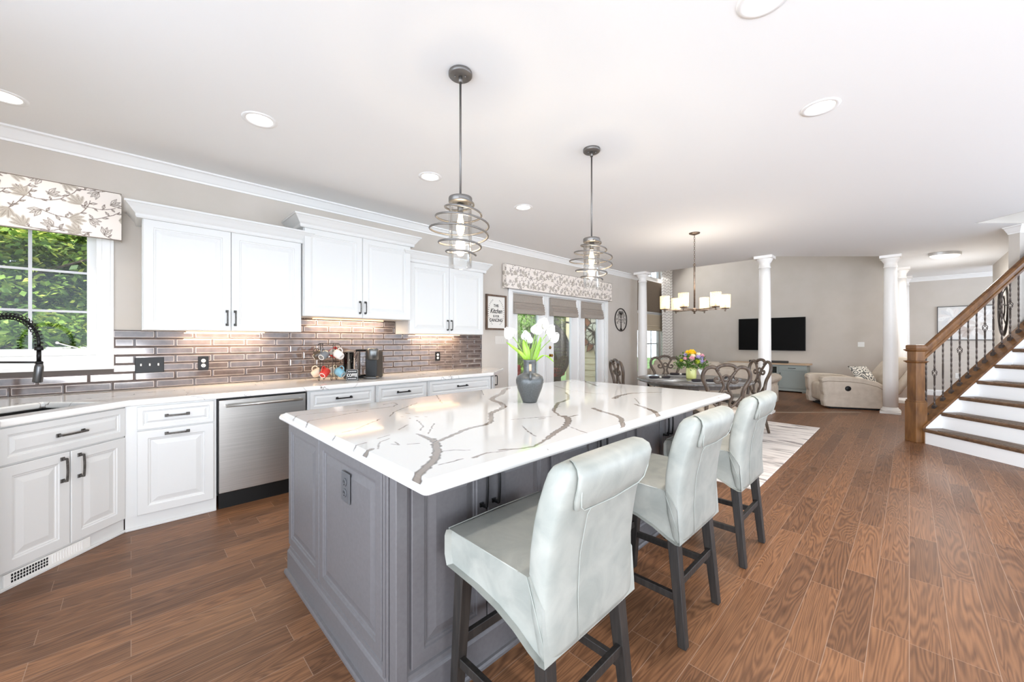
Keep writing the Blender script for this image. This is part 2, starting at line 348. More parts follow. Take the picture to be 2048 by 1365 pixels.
    def build(s, name, m, parent=None, loc=None, rotz=0, bevel=0, normals=True):
        if normals: bmesh.ops.recalc_face_normals(s.bm, faces=s.bm.faces[:])
        me = bpy.data.meshes.new(name); s.bm.to_mesh(me); s.bm.free()
        for x in (m if isinstance(m, (list, tuple)) else [m]): me.materials.append(x)
        o = bpy.data.objects.new(name, me); C.objects.link(o)
        if loc is not None: o.location = loc
        o.rotation_euler.z = rotz
        if parent is not None: o.parent = parent
        if bevel:
            b = o.modifiers.new('bevel', 'BEVEL'); b.width = bevel; b.segments = 2; b.limit_method = 'ANGLE'; b.angle_limit = R(40)
        return o
def props(o, label=None, cat=None, group=None, kind=None):
    if label: o['label'] = label
    if cat: o['category'] = cat
    if group: o['group'] = group
    if kind: o['kind'] = kind
    return o
def thing(name, label, cat, loc=(0, 0, 0), rotz=0, group=None):
    o = bpy.data.objects.new(name, None); C.objects.link(o); o.location = loc; o.rotation_euler.z = rotz; o.empty_display_size = .1
    return props(o, label, cat, group)
def struct(o): o['kind'] = 'structure'; return o
_kids = {}
def dup(root, loc, rotz=None, label=None, group=None):
    """a copy of a thing with copies of its parts and sub-parts"""
    r = root.copy(); C.objects.link(r); r.location = loc
    if rotz is not None: r.rotation_euler.z = rotz
    props(r, label, None, group)
    def rec(src, dst):
        for ch in list(src.children):
            c = ch.copy(); C.objects.link(c); c.parent = dst; rec(ch, c)
    rec(root, r)
    return r
def fr(u_dir, origin):
    """frame matrix: local x = u_dir (viewer's right), y = into the thing, z = up"""
    u = Vector(u_dir).normalized(); return math.atan2(u.y, u.x), origin
def sup(z, cx, cy, hx, hy, p=4, n=28):
    out = []
    for i in range(n):
        a = 2 * math.pi * i / n; ca, sa = math.cos(a), math.sin(a)
        out.append((cx + hx * math.copysign(abs(ca) ** (2 / p), ca), cy + hy * math.copysign(abs(sa) ** (2 / p), sa), z))
    return out
class Canvas:
    """procedural surface pattern, painted into the colour attribute of a fine grid"""
    def __init__(s, w, h, res, bg):
        s.nx = int(round(w / res)) + 1; s.ny = int(round(h / res)) + 1; s.w, s.h = w, h
        s.X, s.Y = np.meshgrid(np.linspace(0, w, s.nx), np.linspace(0, h, s.ny)); s.c = np.zeros((s.ny, s.nx, 3)); s.c[:] = lin(bg)[:3]
    def _win(s, x0, x1, y0, y1):
        i0 = max(0, int(x0 / s.w * (s.nx - 1))); i1 = min(s.nx, int(x1 / s.w * (s.nx - 1)) + 2); j0 = max(0, int(y0 / s.h * (s.ny - 1))); j1 = min(s.ny, int(y1 / s.h * (s.ny - 1)) + 2)
        return (slice(j0, max(j0, j1)), slice(i0, max(i0, i1)))
    def _put(s, w, a, col):
        a = np.clip(a, 0, 1)[..., None]; s.c[w] = s.c[w] * (1 - a) + np.array(lin(col)[:3]) * a
    def stroke(s, pts, w0, w1=None, col=(90, 80, 74), soft=.0015, jit=0):
        w1 = w0 if w1 is None else w1; n = len(pts) - 1
        for k in range(n):
            (ax, ay), (bx, by) = pts[k], pts[k + 1]; ra = w0 + (w1 - w0) * k / n; rb = w0 + (w1 - w0) * (k + 1) / n; m = max(ra, rb) + soft * 2
            w = s._win(min(ax, bx) - m, max(ax, bx) + m, min(ay, by) - m, max(ay, by) + m); X, Y = s.X[w], s.Y[w]
            if not X.size: continue
            dx, dy = bx - ax, by - ay; t = np.clip(((X - ax) * dx + (Y - ay) * dy) / (dx * dx + dy * dy + 1e-12), 0, 1)
            d = np.hypot(X - ax - t * dx, Y - ay - t * dy); r = ra + (rb - ra) * t
            if jit: r = r * (1 + jit * np.sin(X * 90 + Y * 70) * np.sin(Y * 110 - X * 60))
            s._put(w, (r - d) / soft + .5, col)
    def ell(s, cx, cy, rx, ry, ang, col, soft=.0015, alpha=1.0):
        m = max(rx, ry) + .004; w = s._win(cx - m, cx + m, cy - m, cy + m); X, Y = s.X[w] - cx, s.Y[w] - cy
        if not X.size: return
        c, t = math.cos(ang), math.sin(ang); u = (X * c + Y * t) / rx; v = (-X * t + Y * c) / ry
        d = (1 - np.sqrt(u * u + v * v)) * min(rx, ry); s._put(w, np.clip(d / soft + .5, 0, 1) * alpha, col)
    def mesh(s, name, m, f, parent=None):
        """f(x,y arrays) -> (N,3) positions"""
        P = f(s.X.ravel(), s.Y.ravel()); me = bpy.data.meshes.new(name); nx, ny = s.nx, s.ny
        idx = np.arange(nx * ny).reshape(ny, nx); q = np.stack([idx[:-1, :-1], idx[:-1, 1:], idx[1:, 1:], idx[1:, :-1]], -1).reshape(-1, 4)
        me.vertices.add(len(P)); me.vertices.foreach_set('co', np.asarray(P, dtype=np.float32).ravel()); me.loops.add(q.size); me.loops.foreach_set('vertex_index', q.ravel().astype(np.int32))
        me.polygons.add(len(q)); me.polygons.foreach_set('loop_start', np.arange(0, q.size, 4, dtype=np.int32)); me.update(calc_edges=True)
        me.polygons.foreach_set('use_smooth', np.ones(len(q), bool))
        a = me.color_attributes.new('Col', 'FLOAT_COLOR', 'POINT'); cc = np.ones((nx * ny, 4), np.float32); cc[:, :3] = s.c.reshape(-1, 3); a.data.foreach_set('color', cc.ravel())
        me.materials.append(m); o = bpy.data.objects.new(name, me); C.objects.link(o)
        if parent: o.parent = parent
        return o
def text_mesh(name, body, size, m, parent, M, shear=0, depth=.001, sx=1):
    cu = bpy.data.curves.new(name, 'FONT'); cu.body = body; cu.size = size; cu.align_x = 'CENTER'; cu.align_y = 'CENTER'; cu.extrude = depth; cu.shear = shear; cu.offset = size * .018
    t = bpy.data.objects.new(name, cu); C.objects.link(t); bpy.context.view_layer.update()
    me = bpy.data.meshes.new_from_object(t.evaluated_get(bpy.context.evaluated_depsgraph_get())); bpy.data.objects.remove(t)
    me.name = name; me.transform(M @ Matrix.Diagonal((sx, 1, 1, 1))); me.materials.clear(); me.materials.append(m)
    o = bpy.data.objects.new(name, me); C.objects.link(o)
    if parent: o.parent = parent
    return o
FACE = Matrix(((1, 0, 0, 0), (0, 0, 1, 0), (0, 1, 0, 0), (0, 0, 0, 1)))   # text plane xy -> xz
FACE = Matrix.Rotation(R(90), 4, 'X')

# ---------------------------------------------------------------- the setting
YZ = Matrix(((0, 0, 1, 0), (1, 0, 0, 0), (0, 1, 0, 0), (0, 0, 0, 1)))      # local (a,b,c) -> world (c,a,b)
XZm = Matrix(((1, 0, 0, 0), (0, 0, 1, 0), (0, 1, 0, 0), (0, 0, 0, 1)))     # local (a,b,c) -> world (a,c,b)
LD = Matrix(((RT.x, FW.x, 0, 0), (RT.y, FW.y, 0, 0), (0, 0, 1, 0), (0, 0, 0, 1)))   # stair/hall axes: (along, away, up)
def ld(l, d): v = RT * l + FW * d; return (v.x, v.y)
XW = -4.6
struct(MB().slab([(-4.75, -2.0), (3.2, -2.0), (3.2, 14.1), (-.1, 14.1), (-5.65, 12.8), (-5.65, 8.6), (-4.75, 8.6)], [], -.12, 0).build('floor', M_floor))
hole = [ld(6.12, 3.85), ld(9.0, 3.85), ld(9.0, 5.15), ld(6.12, 5.15)]
struct(MB().slab([(-4.75, -2.0), (4.6, -2.0), (4.6, 14.1), (-.3, 14.1), (-.3, 9.92), (-.35, 9.87), (-1.69, 8.5), (-4.75, 8.5)], [hole], H, H + .3).build('ceiling', M_ceil))
wo = [(-1.27, 0), (4.45, 0), (4.45, 2.16), (7.38, 2.16), (7.38, 0), (8.755, 0), (8.755, H), (-1.27, H)]
struct(MB(YZ).slab(wo, [[(-.98, 1.2), (-.16, 1.2), (-.16, 2.44), (-.98, 2.44)]], XW - .15, XW).build('wall_left', M_wall))
struct(MB().box(-4.75, -2.7, -1.42, -1.27, 0, H).build('wall_back', M_wall))
HL = 5.6
struct(MB().box(-5.65, -4.75, 8.6, 8.755, 0, HL).build('wall_jog', M_wall))
struct(MB(YZ).slab([(8.755, 0), (12.7, 0), (12.7, HL), (8.755, HL)], [[(10.0, .35), (11.98, .35), (11.98, 2.12), (10.0, 2.12)], [(10.0, 2.2), (11.98, 2.2), (11.98, 3.15), (10.0, 3.15)], [(10.0, 3.24), (11.98, 3.24), (11.98, 4.7), (10.0, 4.7)]], -5.65, -5.5).build('wall_living_left', M_wall))
struct(MB().box(-5.5, -.1, 12.55, 12.7, 0, HL).build('wall_living_far', M_wall))
struct(MB().slab([(-5.65, 8.6), (-.3, 8.6), (-.3, 12.7), (-5.65, 12.7)], [], HL, HL + .1).build('ceiling_living', M_ceil))
struct(MB().box(-.25, -.1, 12.7, 14.05, 0, H).build('wall_hall_left', M_wall))
struct(MB().slab([(-5.65, 8.5), (-1.69, 8.5), (-.35, 9.87), (-.3, 9.92), (-.3, 12.7), (-.2, 12.7), (-.2, 9.88), (-.28, 9.80), (-1.65, 8.4), (-5.65, 8.4)], [], H + .3, HL).build('wall_living_upper', M_wall))
mbs = MB(LD)
mbs.box(6.12, 9.0, 5.135, 5.149, H + .001, H + .3).box(6.121, 6.135, 3.851, 5.135, H + .001, H + .3).box(6.12, 9.0, 3.851, 3.865, H + .001, H + .3)
mbs.box(6.02, 6.12, 3.75, 5.25, H + .3, 5.2).box(6.12, 9.1, 3.75, 3.85, H + .3, 5.2).box(6.12, 9.1, 5.15, 5.25, H + .3, 5.2).box(9.0, 9.1, 3.85, 5.15, H + .3, 5.2)
struct(mbs.build('wall_stairwell', M_wall)); struct(MB(LD).box(6.02, 9.1, 3.75, 5.25, 5.2, 5.3).build('ceiling_stairwell', M_ceil))
struct(MB().box(-.1, 4.0, 13.9, 14.05, 0, H).build('wall_hall_far', M_wall))
struct(MB().box(1.2, 1.35, 9.0, 12.65, 0, H).build('wall_hall_right', M_wall))
struct(MB(LD).box(6.84, 9.4, 5.24, 5.36, 0, H).build('wall_stair', M_wall))
CR = [(0, -.095), (.010, -.095), (.014, -.08), (.022, -.074), (.045, -.046), (.066, -.022), (.078, -.016), (.088, -.014), (.088, 0), (0, 0)]
def crown(name, a, b, out, p=CR, z=H, parent=None, m=None, ma=0, mb=0):
    """crown moulding from a to b (xy), protruding towards out; ma/mb mitre the ends outwards (+) or inwards (-)"""
    a, b, out = Vector(a), Vector(b), Vector(out).normalized(); d = (b - a).normalized()
    mb_ = MB(); r0 = []; r1 = []
    for o_, zz in p:
        q = a + out * o_ - d * o_ * ma; r0.append((q.x, q.y, z + zz)); q = b + out * o_ + d * o_ * mb; r1.append((q.x, q.y, z + zz))
    return mb_.rings([r0, r1], smooth=False).build(name, m or M_trim, parent)
struct(crown('trim_1', (XW, -1.27), (XW, 8.755), (1, 0), mb=0))
struct(crown('trim_2', (-.1, 13.9), (4.0, 13.9), (0, -1)))
q0 = ld(6.84, 5.24); q1 = ld(9.4, 5.24)
struct(crown('trim_3', q0, q1, -FW.xy, ma=1)); q2 = ld(6.84, 5.36); struct(crown('trim_4', q2, q0, -RT.xy, mb=1))
for i, (a, b, o) in enumerate([((-5.5, 12.55), (-.1, 12.55), (0, -1)), ((-.1, 13.9), (4, 13.9), (0, -1)), ((1.2, 9.0), (1.2, 12.65), (-1, 0)), ((-4.6, 7.44), (-4.6, 8.755), (1, 0)), ((-5.5, 8.755), (-5.5, 12.55), (1, 0))]):
    struct(crown('baseboard_%s' % ('living', 'hall', 'hall_right', 'left', 'living_left')[i], a, b, o, [(0, 0), (.014, 0), (.014, .115), (.008, .135), (0, .135)], 0))
# hardwood threshold along the diagonal edge between dining area and living room
struct(MB(LD).box(4.6, 6.45, 7.16, 7.22, 0, .006).build('trim_5', M_transition))

# backsplash tiles (left wall)
def backsplash():
    mb = MB(); px, pz, g = .2625, .0718, .0022
    Y0, Y1, Z0, Z1 = -1.26, 3.848, .917, 1.418
    mb.box(XW, XW + .004, Y0, -.105, Z0, 1.10, mi=2); mb.box(XW, XW + .004, -.105, Y1, Z0, Z1, mi=2)
    row = 0; z = Z0
    mb.box(XW, XW + .004, 1.222, 2.412, Z1, 1.575, mi=2)
    while z < 1.575 - .01:
        if z > Z1 - .01: Y0, Y1, Z1 = 1.224, 2.41, 1.575
        off = 1.202 + (.5 * px if row % 2 else 0); k = math.floor((Y0 - off) / px)
        while off + k * px < Y1:
            a = max(off + k * px + g / 2, Y0); b = min(off + (k + 1) * px - g / 2, Y1); k += 1
            if b - a < .015: continue
            z0, z1 = z + g / 2, min(z + pz - g / 2, Z1)
            if z1 > 1.09 and a < -.12:          # window casing covers these
                if b > -.1: a = -.1
                else: continue
                if b - a < .015: continue
            bv = .009; x0, x1 = XW + .004, XW + .0105
            r0 = [(x0, a, z0), (x0, b, z0), (x0, b, z1), (x0, a, z1)]
            rm = [(x0 + .004, a, z0), (x0 + .004, b, z0), (x0 + .004, b, z1), (x0 + .004, a, z1)]
            r1 = [(x1, a + bv, z0 + bv), (x1, b - bv, z0 + bv), (x1, b - bv, z1 - bv), (x1, a + bv, z1 - bv)]
            r2 = [(x1, a + bv + .003, z0 + bv + .003), (x1, b - bv - .003, z0 + bv + .003), (x1, b - bv - .003, z1 - bv - .003), (x1, a + bv + .003, z1 - bv - .003)]
            L = [[mb._v(p) for p in r] for r in (r0, rm, r1, r2)]
            for li, mi in ((0, 0), (1, 0), (2, 1)):
                for i in range(4):
                    f = mb.bm.faces.new((L[li][i], L[li][(i + 1) % 4], L[li + 1][(i + 1) % 4], L[li + 1][i])); f.material_index = mi
            mb.bm.faces.new(L[3])
        z += pz; row += 1
    return struct(mb.build('trim_tile_backsplash', [M_tile, M_tile_e, M_grout]))
backsplash()

# kitchen window
def frame_ring(mb, a0, a1, b0, b1, wa, c0, c1, mi=0, wb=None, wt=None):
    wb = wa if wb is None else wb; wt = wa if wt is None else wt
    mb.slab([(a0, b0), (a1, b0), (a1, b1), (a0, b1)], [[(a0 + wa, b0 + wb), (a1 - wa, b0 + wb), (a1 - wa, b1 - wt), (a0 + wa, b1 - wt)]], c0, c1, mi); return mb
w1 = struct(frame_ring(MB(YZ), -1.05, -.101, 1.096, 2.50, .10, XW + .001, XW + .022, wb=.085).build('window_1', M_trim, bevel=.004))
mb = MB(YZ); frame_ring(mb, -1.03, -.12, 1.115, 2.48, .05, XW + .022, XW + .03); mb.build('window_casing_bead', M_trim, w1, bevel=.004)
mb = MB(YZ); frame_ring(mb, -.98, -.16, 1.18, 2.44, .04, XW - .12, XW + .01, wb=.03); mb.build('window_jamb', M_trim, w1)
mb = MB(YZ); frame_ring(mb, -.94, -.20, 1.21, 2.40, .055, XW - .09, XW - .05); mb.build('window_sash', M_trim, w1, bevel=.003)
M_munt = mat('gray_white_muntin', (206, 206, 208), .5)
mb = MB(YZ); mb.box(-.556, -.538, 1.26, 2.35, XW - .077, XW - .060)
for zz in (1.56, 1.873, 2.18): mb.box(-.89, -.25, zz - .009, zz + .009, XW - .075, XW - .062)
mb.build('window_muntin', M_munt, w1)
MB(YZ).box(-.89, -.25, 1.262, 2.35, XW - .071, XW - .067).build('window_pane', M_glass, w1)
# casement crank on the sill
ck = MB(); ck.box(XW - .02, XW + .03, -.40, -.27, 1.262, 1.268, .002); ck.tube([(XW + .01, -.30, 1.272), (XW + .022, -.34, 1.285), (XW + .028, -.40, 1.31)], .005); ck.ball((XW + .028, -.405, 1.312), .011, 8, 6)
ck.build('window_crank', M_white, w1)

# French door unit: one structure with its glass, hardware and casing
d1 = None
mb = MB(YZ); OP = [(4.67, 5.20), (5.63, 6.17), (6.62, 7.10)]
mb.slab([(4.45, 0), (7.38, 0), (7.38, 2.16), (4.45, 2.16)], [[(a, .28), (b, .28), (b, 2.02), (a, 2.02)] for a, b in OP], XW - .09, XW - .045)
d1 = struct(mb.build('door_1', M_trim, bevel=.004))
for a, b in OP:
    mb = MB(YZ); frame_ring(mb, a - .028, b + .028, .252, 2.048, .03, XW - .045, XW - .036); mb.build('glazing_bead', M_trim, d1, bevel=.003)
    MB(YZ).box(a, b, .28, 2.02, XW - .07, XW - .066).build('glass_pane', M_glass, d1)
mb = MB(YZ)
for a, b in ((4.41, 4.50), (7.31, 7.42)):
    mb.box(a, b, 0, 2.25, XW + .001, XW + .018, .003); mb.box(a + .02, b - .02, 0, 2.25, XW + .018, XW + .024, .002)
mb.box(4.41, 7.42, 2.14, 2.25, XW + .001, XW + .0175, .003)
for a in (5.36, 5.40, 6.40, 6.44): mb.box(a, a + .022, 0, 2.14, XW - .05, XW - .02, .003)
mb.box(4.50, 4.53, 0, 2.14, XW - .09, XW); mb.box(7.28, 7.31, 0, 2.14, XW - .09, XW); mb.build('door_casing', M_trim, d1)
def rose(name, y, z, r, knob):
    mb = MB(Matrix.Translation((XW - .045, y, z)) @ Matrix.Rotation(R(90), 4, 'Y')); mb.lathe([(r, 0), (r, .006), (r * .8, .01)], n=20)
    if knob: mb.lathe([(.01, .01), (.01, .03), (.024, .04), (.028, .05), (.02, .062)], n=16)
    else: mb.lathe([(r * .6, .01), (r * .6, .02)], n=16)
    return mb.build(name, M_brass, d1)
rose('deadbolt', 5.53, 1.20, .031, False); rose('door_knob', 5.53, 1.055, .03, True)
MB(YZ).box(6.405, 6.43, 1.0, 1.10, XW - .05, XW - .028, .002).build('door_hinge', mat('satin_nickel', (150, 148, 146), .4, .7), d1)

# living-room windows (three stacked lights with blinds), seen between the columns
for wi, (z0, z1) in enumerate(((.35, 2.12), (2.2, 3.15), (3.24, 4.7))):
    w = struct(frame_ring(MB(YZ), 9.93, 12.05, z0 - .06, z1 + .04, .08, -5.5, -5.48).build('window_%d' % (wi + 2), M_trim, bevel=.003))
    mb = MB(YZ); frame_ring(mb, 10.0, 11.98, z0, z1, .05, -5.62, -5.56); mb.box(10.96, 11.02, z0, z1, -5.61, -5.57)
    mb.box(11.48, 11.50, z0, z1, -5.601, -5.578); mb.box(10.48, 10.50, z0, z1, -5.601, -5.578); mb.box(10, 11.98, (z0 + z1) / 2 - .02, (z0 + z1) / 2 + .02, -5.61, -5.57)
    mb.build('window_sash', M_munt, w); MB(YZ).box(10.05, 11.93, z0 + .05, z1 - .05, -5.592, -5.588).build('window_pane', M_glass, w)
sh = props(MB(YZ).box(10.03, 11.93, 2.2, 3.12, -5.49, -5.44, .01).build('window_shade', M_lshade), 'dark taupe flat fabric shade covering the upper living-room window, above the lighter folded shade', 'window shade')
t = thing('roman_shade', 'light taupe folded roman shade half covering the lower living-room window', 'roman shade', (-5.5, 10.98, 1.62))
mb = MB(); mb.box(.02, .04, -.95, 1.02, .16, .5); mb.build('shade_panel', M_shadeframe, t)
mb = MB()
for k in range(3): mb.box(.02, .075 - .012 * k, -.95, 1.02, .0 + k * .055, .06 + k * .055, .012, 2, True)
mb.build('shade_folds', M_shadeframe, t)
def drape(name, y0, y1, z0, z1, x, amp, folds, m, label, cat):
    mb = MB(); n = folds * 8; pts = []
    rows = []
    for j in range(9):
        z = z0 + (z1 - z0) * j / 8; row = []
        for i in range(n + 1):
            y = y0 + (y1 - y0) * i / n; row.append((x + amp * math.sin(i / 8 * 2 * math.pi + .4 * math.sin(j)) , y + .03 * (1 - j / 8) * math.sin(i), z))
        rows.append(row)
    L = [[mb._v(p) for p in r] for r in rows]
    for a, b in zip(L, L[1:]):
        for i in range(n): f = mb.bm.faces.new((a[i], a[i + 1], b[i + 1], b[i])); f.smooth = True
    o = mb.build(name, m); s = o.modifiers.new('thick', 'SOLIDIFY'); s.thickness = .004
    return props(o, label, cat)
drape('curtain', 11.75, 12.5, .02, 5.1, -5.36, .045, 5, M_zig, 'tall white curtain with grey zigzag print hanging in the far corner beside the living-room windows', 'curtain')
drape('curtain', 8.8, 9.6, .02, 5.1, -5.36, .045, 5, M_zig, 'tall zigzag print curtain mostly hidden behind the left column', 'curtain')
drape('sheer_curtain', 10.3, 12.0, .3, 1.62, -5.46, .012, 9, mat('sheer', (250, 250, 248), .9), 'white sheer panel hanging inside the lower living-room window', 'sheer curtain') if False else None

# columns
def column(x, y, label):
    t = thing('column', label, 'column', (x, y, 0))
    MB().box(-.14, .14, -.14, .14, 0, .045, .004).lathe([(.135, .045), (.138, .06), (.128, .08), (.112, .09), (.11, .105), (.104, .115)], n=32).build('column_base', M_column, t)
    MB().lathe([(.104, .115), (.104, .6), (.102, 1.2), (.097, 1.9), (.09, 2.5), (.088, 2.66)], n=40).build('column_shaft', M_column, t)
    MB().lathe([(.088, 2.66), (.096, 2.668), (.096, 2.684), (.089, 2.692), (.089, 2.745), (.10, 2.765), (.118, 2.795), (.128, 2.815), (.13, 2.83)], n=40).box(-.145, .145, -.145, .145, 2.83, H, .004).build('column_capital', M_column, t)
column(-4.27, 8.36, 'round white column at the end of the kitchen wall, left of the hanging chandelier')
column(-1.87, 8.37, 'round white column in front of the television')
column(-.24, 9.93, 'largest round white column, beside the beige recliner')
column(-.13, 11.78, 'slim-looking white column just behind and right of the one by the recliner')
column(-.09, 13.45, 'farthest white column, against the hall wall with the flower painting')

# ---------------------------------------------------------------- cabinets
def panel(mb, x0, x1, z0, z1, t=.02, fw=.055, y=0):
    """raised panel front standing proud of y by t (towards -y)"""
    def ring(i, d): return [(x0 + i, y - d, z0 + i), (x1 - i, y - d, z0 + i), (x1 - i, y - d, z1 - i), (x0 + i, y - d, z1 - i)]
    h = min(x1 - x0, z1 - z0); fw = min(fw, h * .26); g = min(.03, h * .12)
    pr = [(0, 0), (0, t - .003), (.003, t), (fw, t), (fw + .004, t - .005), (fw + .012, t - .006), (fw + .016, t - .010), (fw + .022, t - .010), (fw + .022 + g, t - .003), (fw + .026 + g, t - .003)]
    k = min(1, .37 * h / pr[-1][0]); pr = [(i * k if i > .003 else i, d) for i, d in pr]
    return mb.rings([ring(i, d) for i, d in pr], smooth=False)
def pull(parent, x, z, L, vertical, y=-.02, m=None, name='handle', out=.03, bow=.004):
    mb = MB(); s = .011
    def P(a, b, c): return (x + b, y - c, z + a) if vertical else (x + a, y - c, z + b)
    def bx(a0, a1, b0, b1, c0, c1, bev=.0015):
        p, q = P(a0, b0, c0), P(a1, b1, c1); mb.box(min(p[0], q[0]), max(p[0], q[0]), min(p[1], q[1]), max(p[1], q[1]), min(p[2], q[2]), max(p[2], q[2]), bev, 1)
    for e in (-1, 1):
        bx(e * L / 2 - s, e * L / 2 + s, -s, s, 0, .006); bx(e * L / 2 - .006, e * L / 2 + .006, -.006, .006, .006, out)
    n = 8; pts = [P(L * (i / n - .5) * 1.06, 0, out + bow * math.sin(math.pi * i / n)) for i in range(n + 1)]
    mb.tube(pts, .0062, 6, False); return mb.build(name, m or M_black, parent)
ROT_L = R(90)      # faces +X (left wall)
M_pullb = noisy(mat('dark_bronze_pull', (66, 62, 58), .4, .4), (96, 92, 88), (70, 70, 70))
def cabinet(name, label, loc, rz, w, d, z0, z1, doors=(), drawers=(), m=M_cab, cat='cabinet', group=None, toe=None, pullm=None, low=None):
    """doors: (x0,x1,z0,z1,handle x or None,handle z,len,vertical); drawers: same"""
    t = thing(name, label, cat, loc, rz, group)
    (MB().box(0, w, 0, d, z0, z1) if low is None else MB().box(0, w, 0, d, z0, low).box(0, w, 0, .08, low, z1)).build('cabinet_body', m, t)
    if toe: MB().box(0, w, .003, .02, 0, z0).box(0, w, -.012, .003, 0, .018, .004).build('toe_kick', m, t)
    for kind, L in (('door', doors), ('drawer', drawers)):
        for (x0, x1, a, b, hx, hz, hl, vert) in L:
            mb = MB(); panel(mb, x0, x1, a, b); o = mb.build(kind, m, t)
            if hx is not None: pull(o, hx, hz, hl, vert, m=pullm or M_pullb)
    return t
XF = -3.80; LG = 'white base cabinets along the left wall'
# corner sink base, set diagonally
SX, SY = -3.325, -.515; RD = R(135)
t = cabinet('sink_cabinet', 'white diagonal corner sink cabinet with two doors and one wide drawer front', (SX, SY, 0), RD, .68, .50, .09, .872, low=.66,
    doors=[(.01, .337, .10, .66, .295, .56, .13, True), (.343, .67, .10, .66, .385, .56, .13, True)], drawers=[(.01, .67, .67, .865, .34, .77, .13, False)], toe=True)
t = cabinet('base_cabinet', 'white cabinet with a drawer over a pull-out door, between the sink and the dishwasher', (XF, -.030, 0), ROT_L, .507, .6, .09, .872,
    doors=[(.06, .49, .10, .69, .275, .655, .12, False)], drawers=[(.06, .49, .70, .862, .275, .785, .12, False)], toe=True)
dw = thing('dishwasher', 'stainless steel dishwasher with a bar handle and black toe kick', 'dishwasher', (XF, .48, 0), ROT_L)
MB().box(.004, .646, .03, .58, .1, .868).build('dishwasher_body', M_blackp, dw)
dd = MB().box(.012, .638, -.018, .03, .125, .858, .004, smooth=False).build('door', M_steel, dw)
mb = MB(); mb.tube([(.05, -.062, .815), (.60, -.062, .815)], .011, 12)
for e in (.06, .59): mb.box(e - .01, e + .01, -.062, -.018, .806, .824, .003)
mb.build('handle', M_steel, dd)
MB().box(.012, .638, .0, .03, .0, .12).build('toe_kick', M_blackp, dw)
for y0, w, lb in ((1.135, .64, 'white drawer cabinet just right of the dishwasher'), (1.78, .60, 'white drawer cabinet in the middle, below the coffee maker'), (2.385, .95, 'widest white drawer cabinet, at the far end of the left counter')):
    cabinet('drawer_cabinet', lb, (XF, y0, 0), ROT_L, w, .6, .09, .872, drawers=[(.02, w - .02, .70, .862, w / 2, .785, .13, False), (.02, w - .02, .40, .69, w / 2, .55, .13, False), (.02, w - .02, .10, .39, w / 2, .25, .13, False)], toe=True, pullm=M_black, group=LG)
ec = thing('end_cabinet', 'narrow angled white cabinet closing the far end of the left counter', 'cabinet', (XF, 3.345, 0), R(135))
_e = Matrix.Rotation(-R(135), 4, 'Z') @ Matrix.Translation((-XF, -3.345, 0))
MB(_e).slab([(XF - .003, 3.342), (-4.24, 3.785), (XW + .004, 3.96), (XW + .004, 3.342)], [], .09, .872).build('cabinet_body', M_cab, ec)
mb = MB(); panel(mb, .03, .58, .10, .862); o = mb.build('door', M_cab, ec); pull(o, .52, .76, .13, True, m=M_black)
cabinet('base_cabinet', 'white base cabinet at the left edge, left of the corner sink', (-3.32, -.512, 0), 0 + math.pi, -.001 + .0 + .001 + .6, .6, .09, .872) if False else None
bc = thing('base_cabinet', 'white base cabinet at the very left edge, beyond the sink corner', 'cabinet', (-2.72, -.512, 0), math.pi)
MB().box(0, .598, .0, .6, .09, .872).build('cabinet_body', M_cab, bc)
mb = MB(); panel(mb, .02, .58, .10, .66); o = mb.build('door', M_cab, bc)
mb = MB(); panel(mb, .02, .58, .67, .865); o = mb.build('drawer', M_cab, bc)
MB().box(0, .598, .003, .02, 0, .09).build('toe_kick', M_cab, bc)
# floor register in the sink cabinet's toe kick
mb = MB(Matrix.Translation((SX, SY, 0)) @ Matrix.Rotation(RD, 4, 'Z')); mb.box(.04, .46, -.008, .002, .018, .085, .002)
vt = props(mb.build('floor_vent', M_white), 'white metal floor register grille set in the toe kick of the corner sink cabinet', 'vent')
mb = MB(Matrix.Translation((SX, SY, 0)) @ Matrix.Rotation(RD, 4, 'Z'))
for k in range(13):
    for j in range(3): mb.box(.07 + k * .013, .078 + k * .013, -.0095, -.0075, .03 + j * .017, .042 + j * .017)
mb.build('vent_slot', M_dark, vt)
mb = MB(Matrix.Translation((SX, SY, 0)) @ Matrix.Rotation(RD, 4, 'Z'))
for k in range(12): mb.box(.255 + k * .014, .26 + k * .014, -.0105, -.0075, .028, .078)
mb.build('vent_louver', M_trim, vt)

# left countertop with the sink cut-out
def rotpt(x, y): c, s = math.cos(RD), math.sin(RD); return (SX + c * x - s * y, SY + s * x + c * y)
e0 = .03
hs = [rotpt(.09, .10), rotpt(.60, .10), rotpt(.60, .47), rotpt(.09, .47)]
front = [(XF + e0, .03 - .012), (SX + e0 * .4, SY + e0)]
co = [(XW, -1.27), (-2.72, -1.27), (-2.72, SY + e0), (SX + .012, SY + e0), (XF + e0, -.012), (XF + e0, 3.36), (-4.26, 3.99), (XW, 3.99)]
ct = MB().slab(co, [hs], .873, .915).build('countertop', M_quartz, bevel=.010)
ct.modifiers['bevel'].segments = 3
props(ct, 'white veined quartz countertop running along the left wall over the white base cabinets', 'countertop')
sk = thing('sink', 'dark undermount sink let into the corner of the left countertop', 'sink', (SX, SY, 0), RD)
mb = MB(); frame_ring(mb, .08, .61, .09, .48, .012, .70, .872); mb.box(.08, .61, .09, .48, .69, .70); mb.build('basin', M_water, sk)
MB().lathe([(.035, .701), (.03, .703), (.012, .702)], .35, .25, 20).build('drain', M_steel, sk)
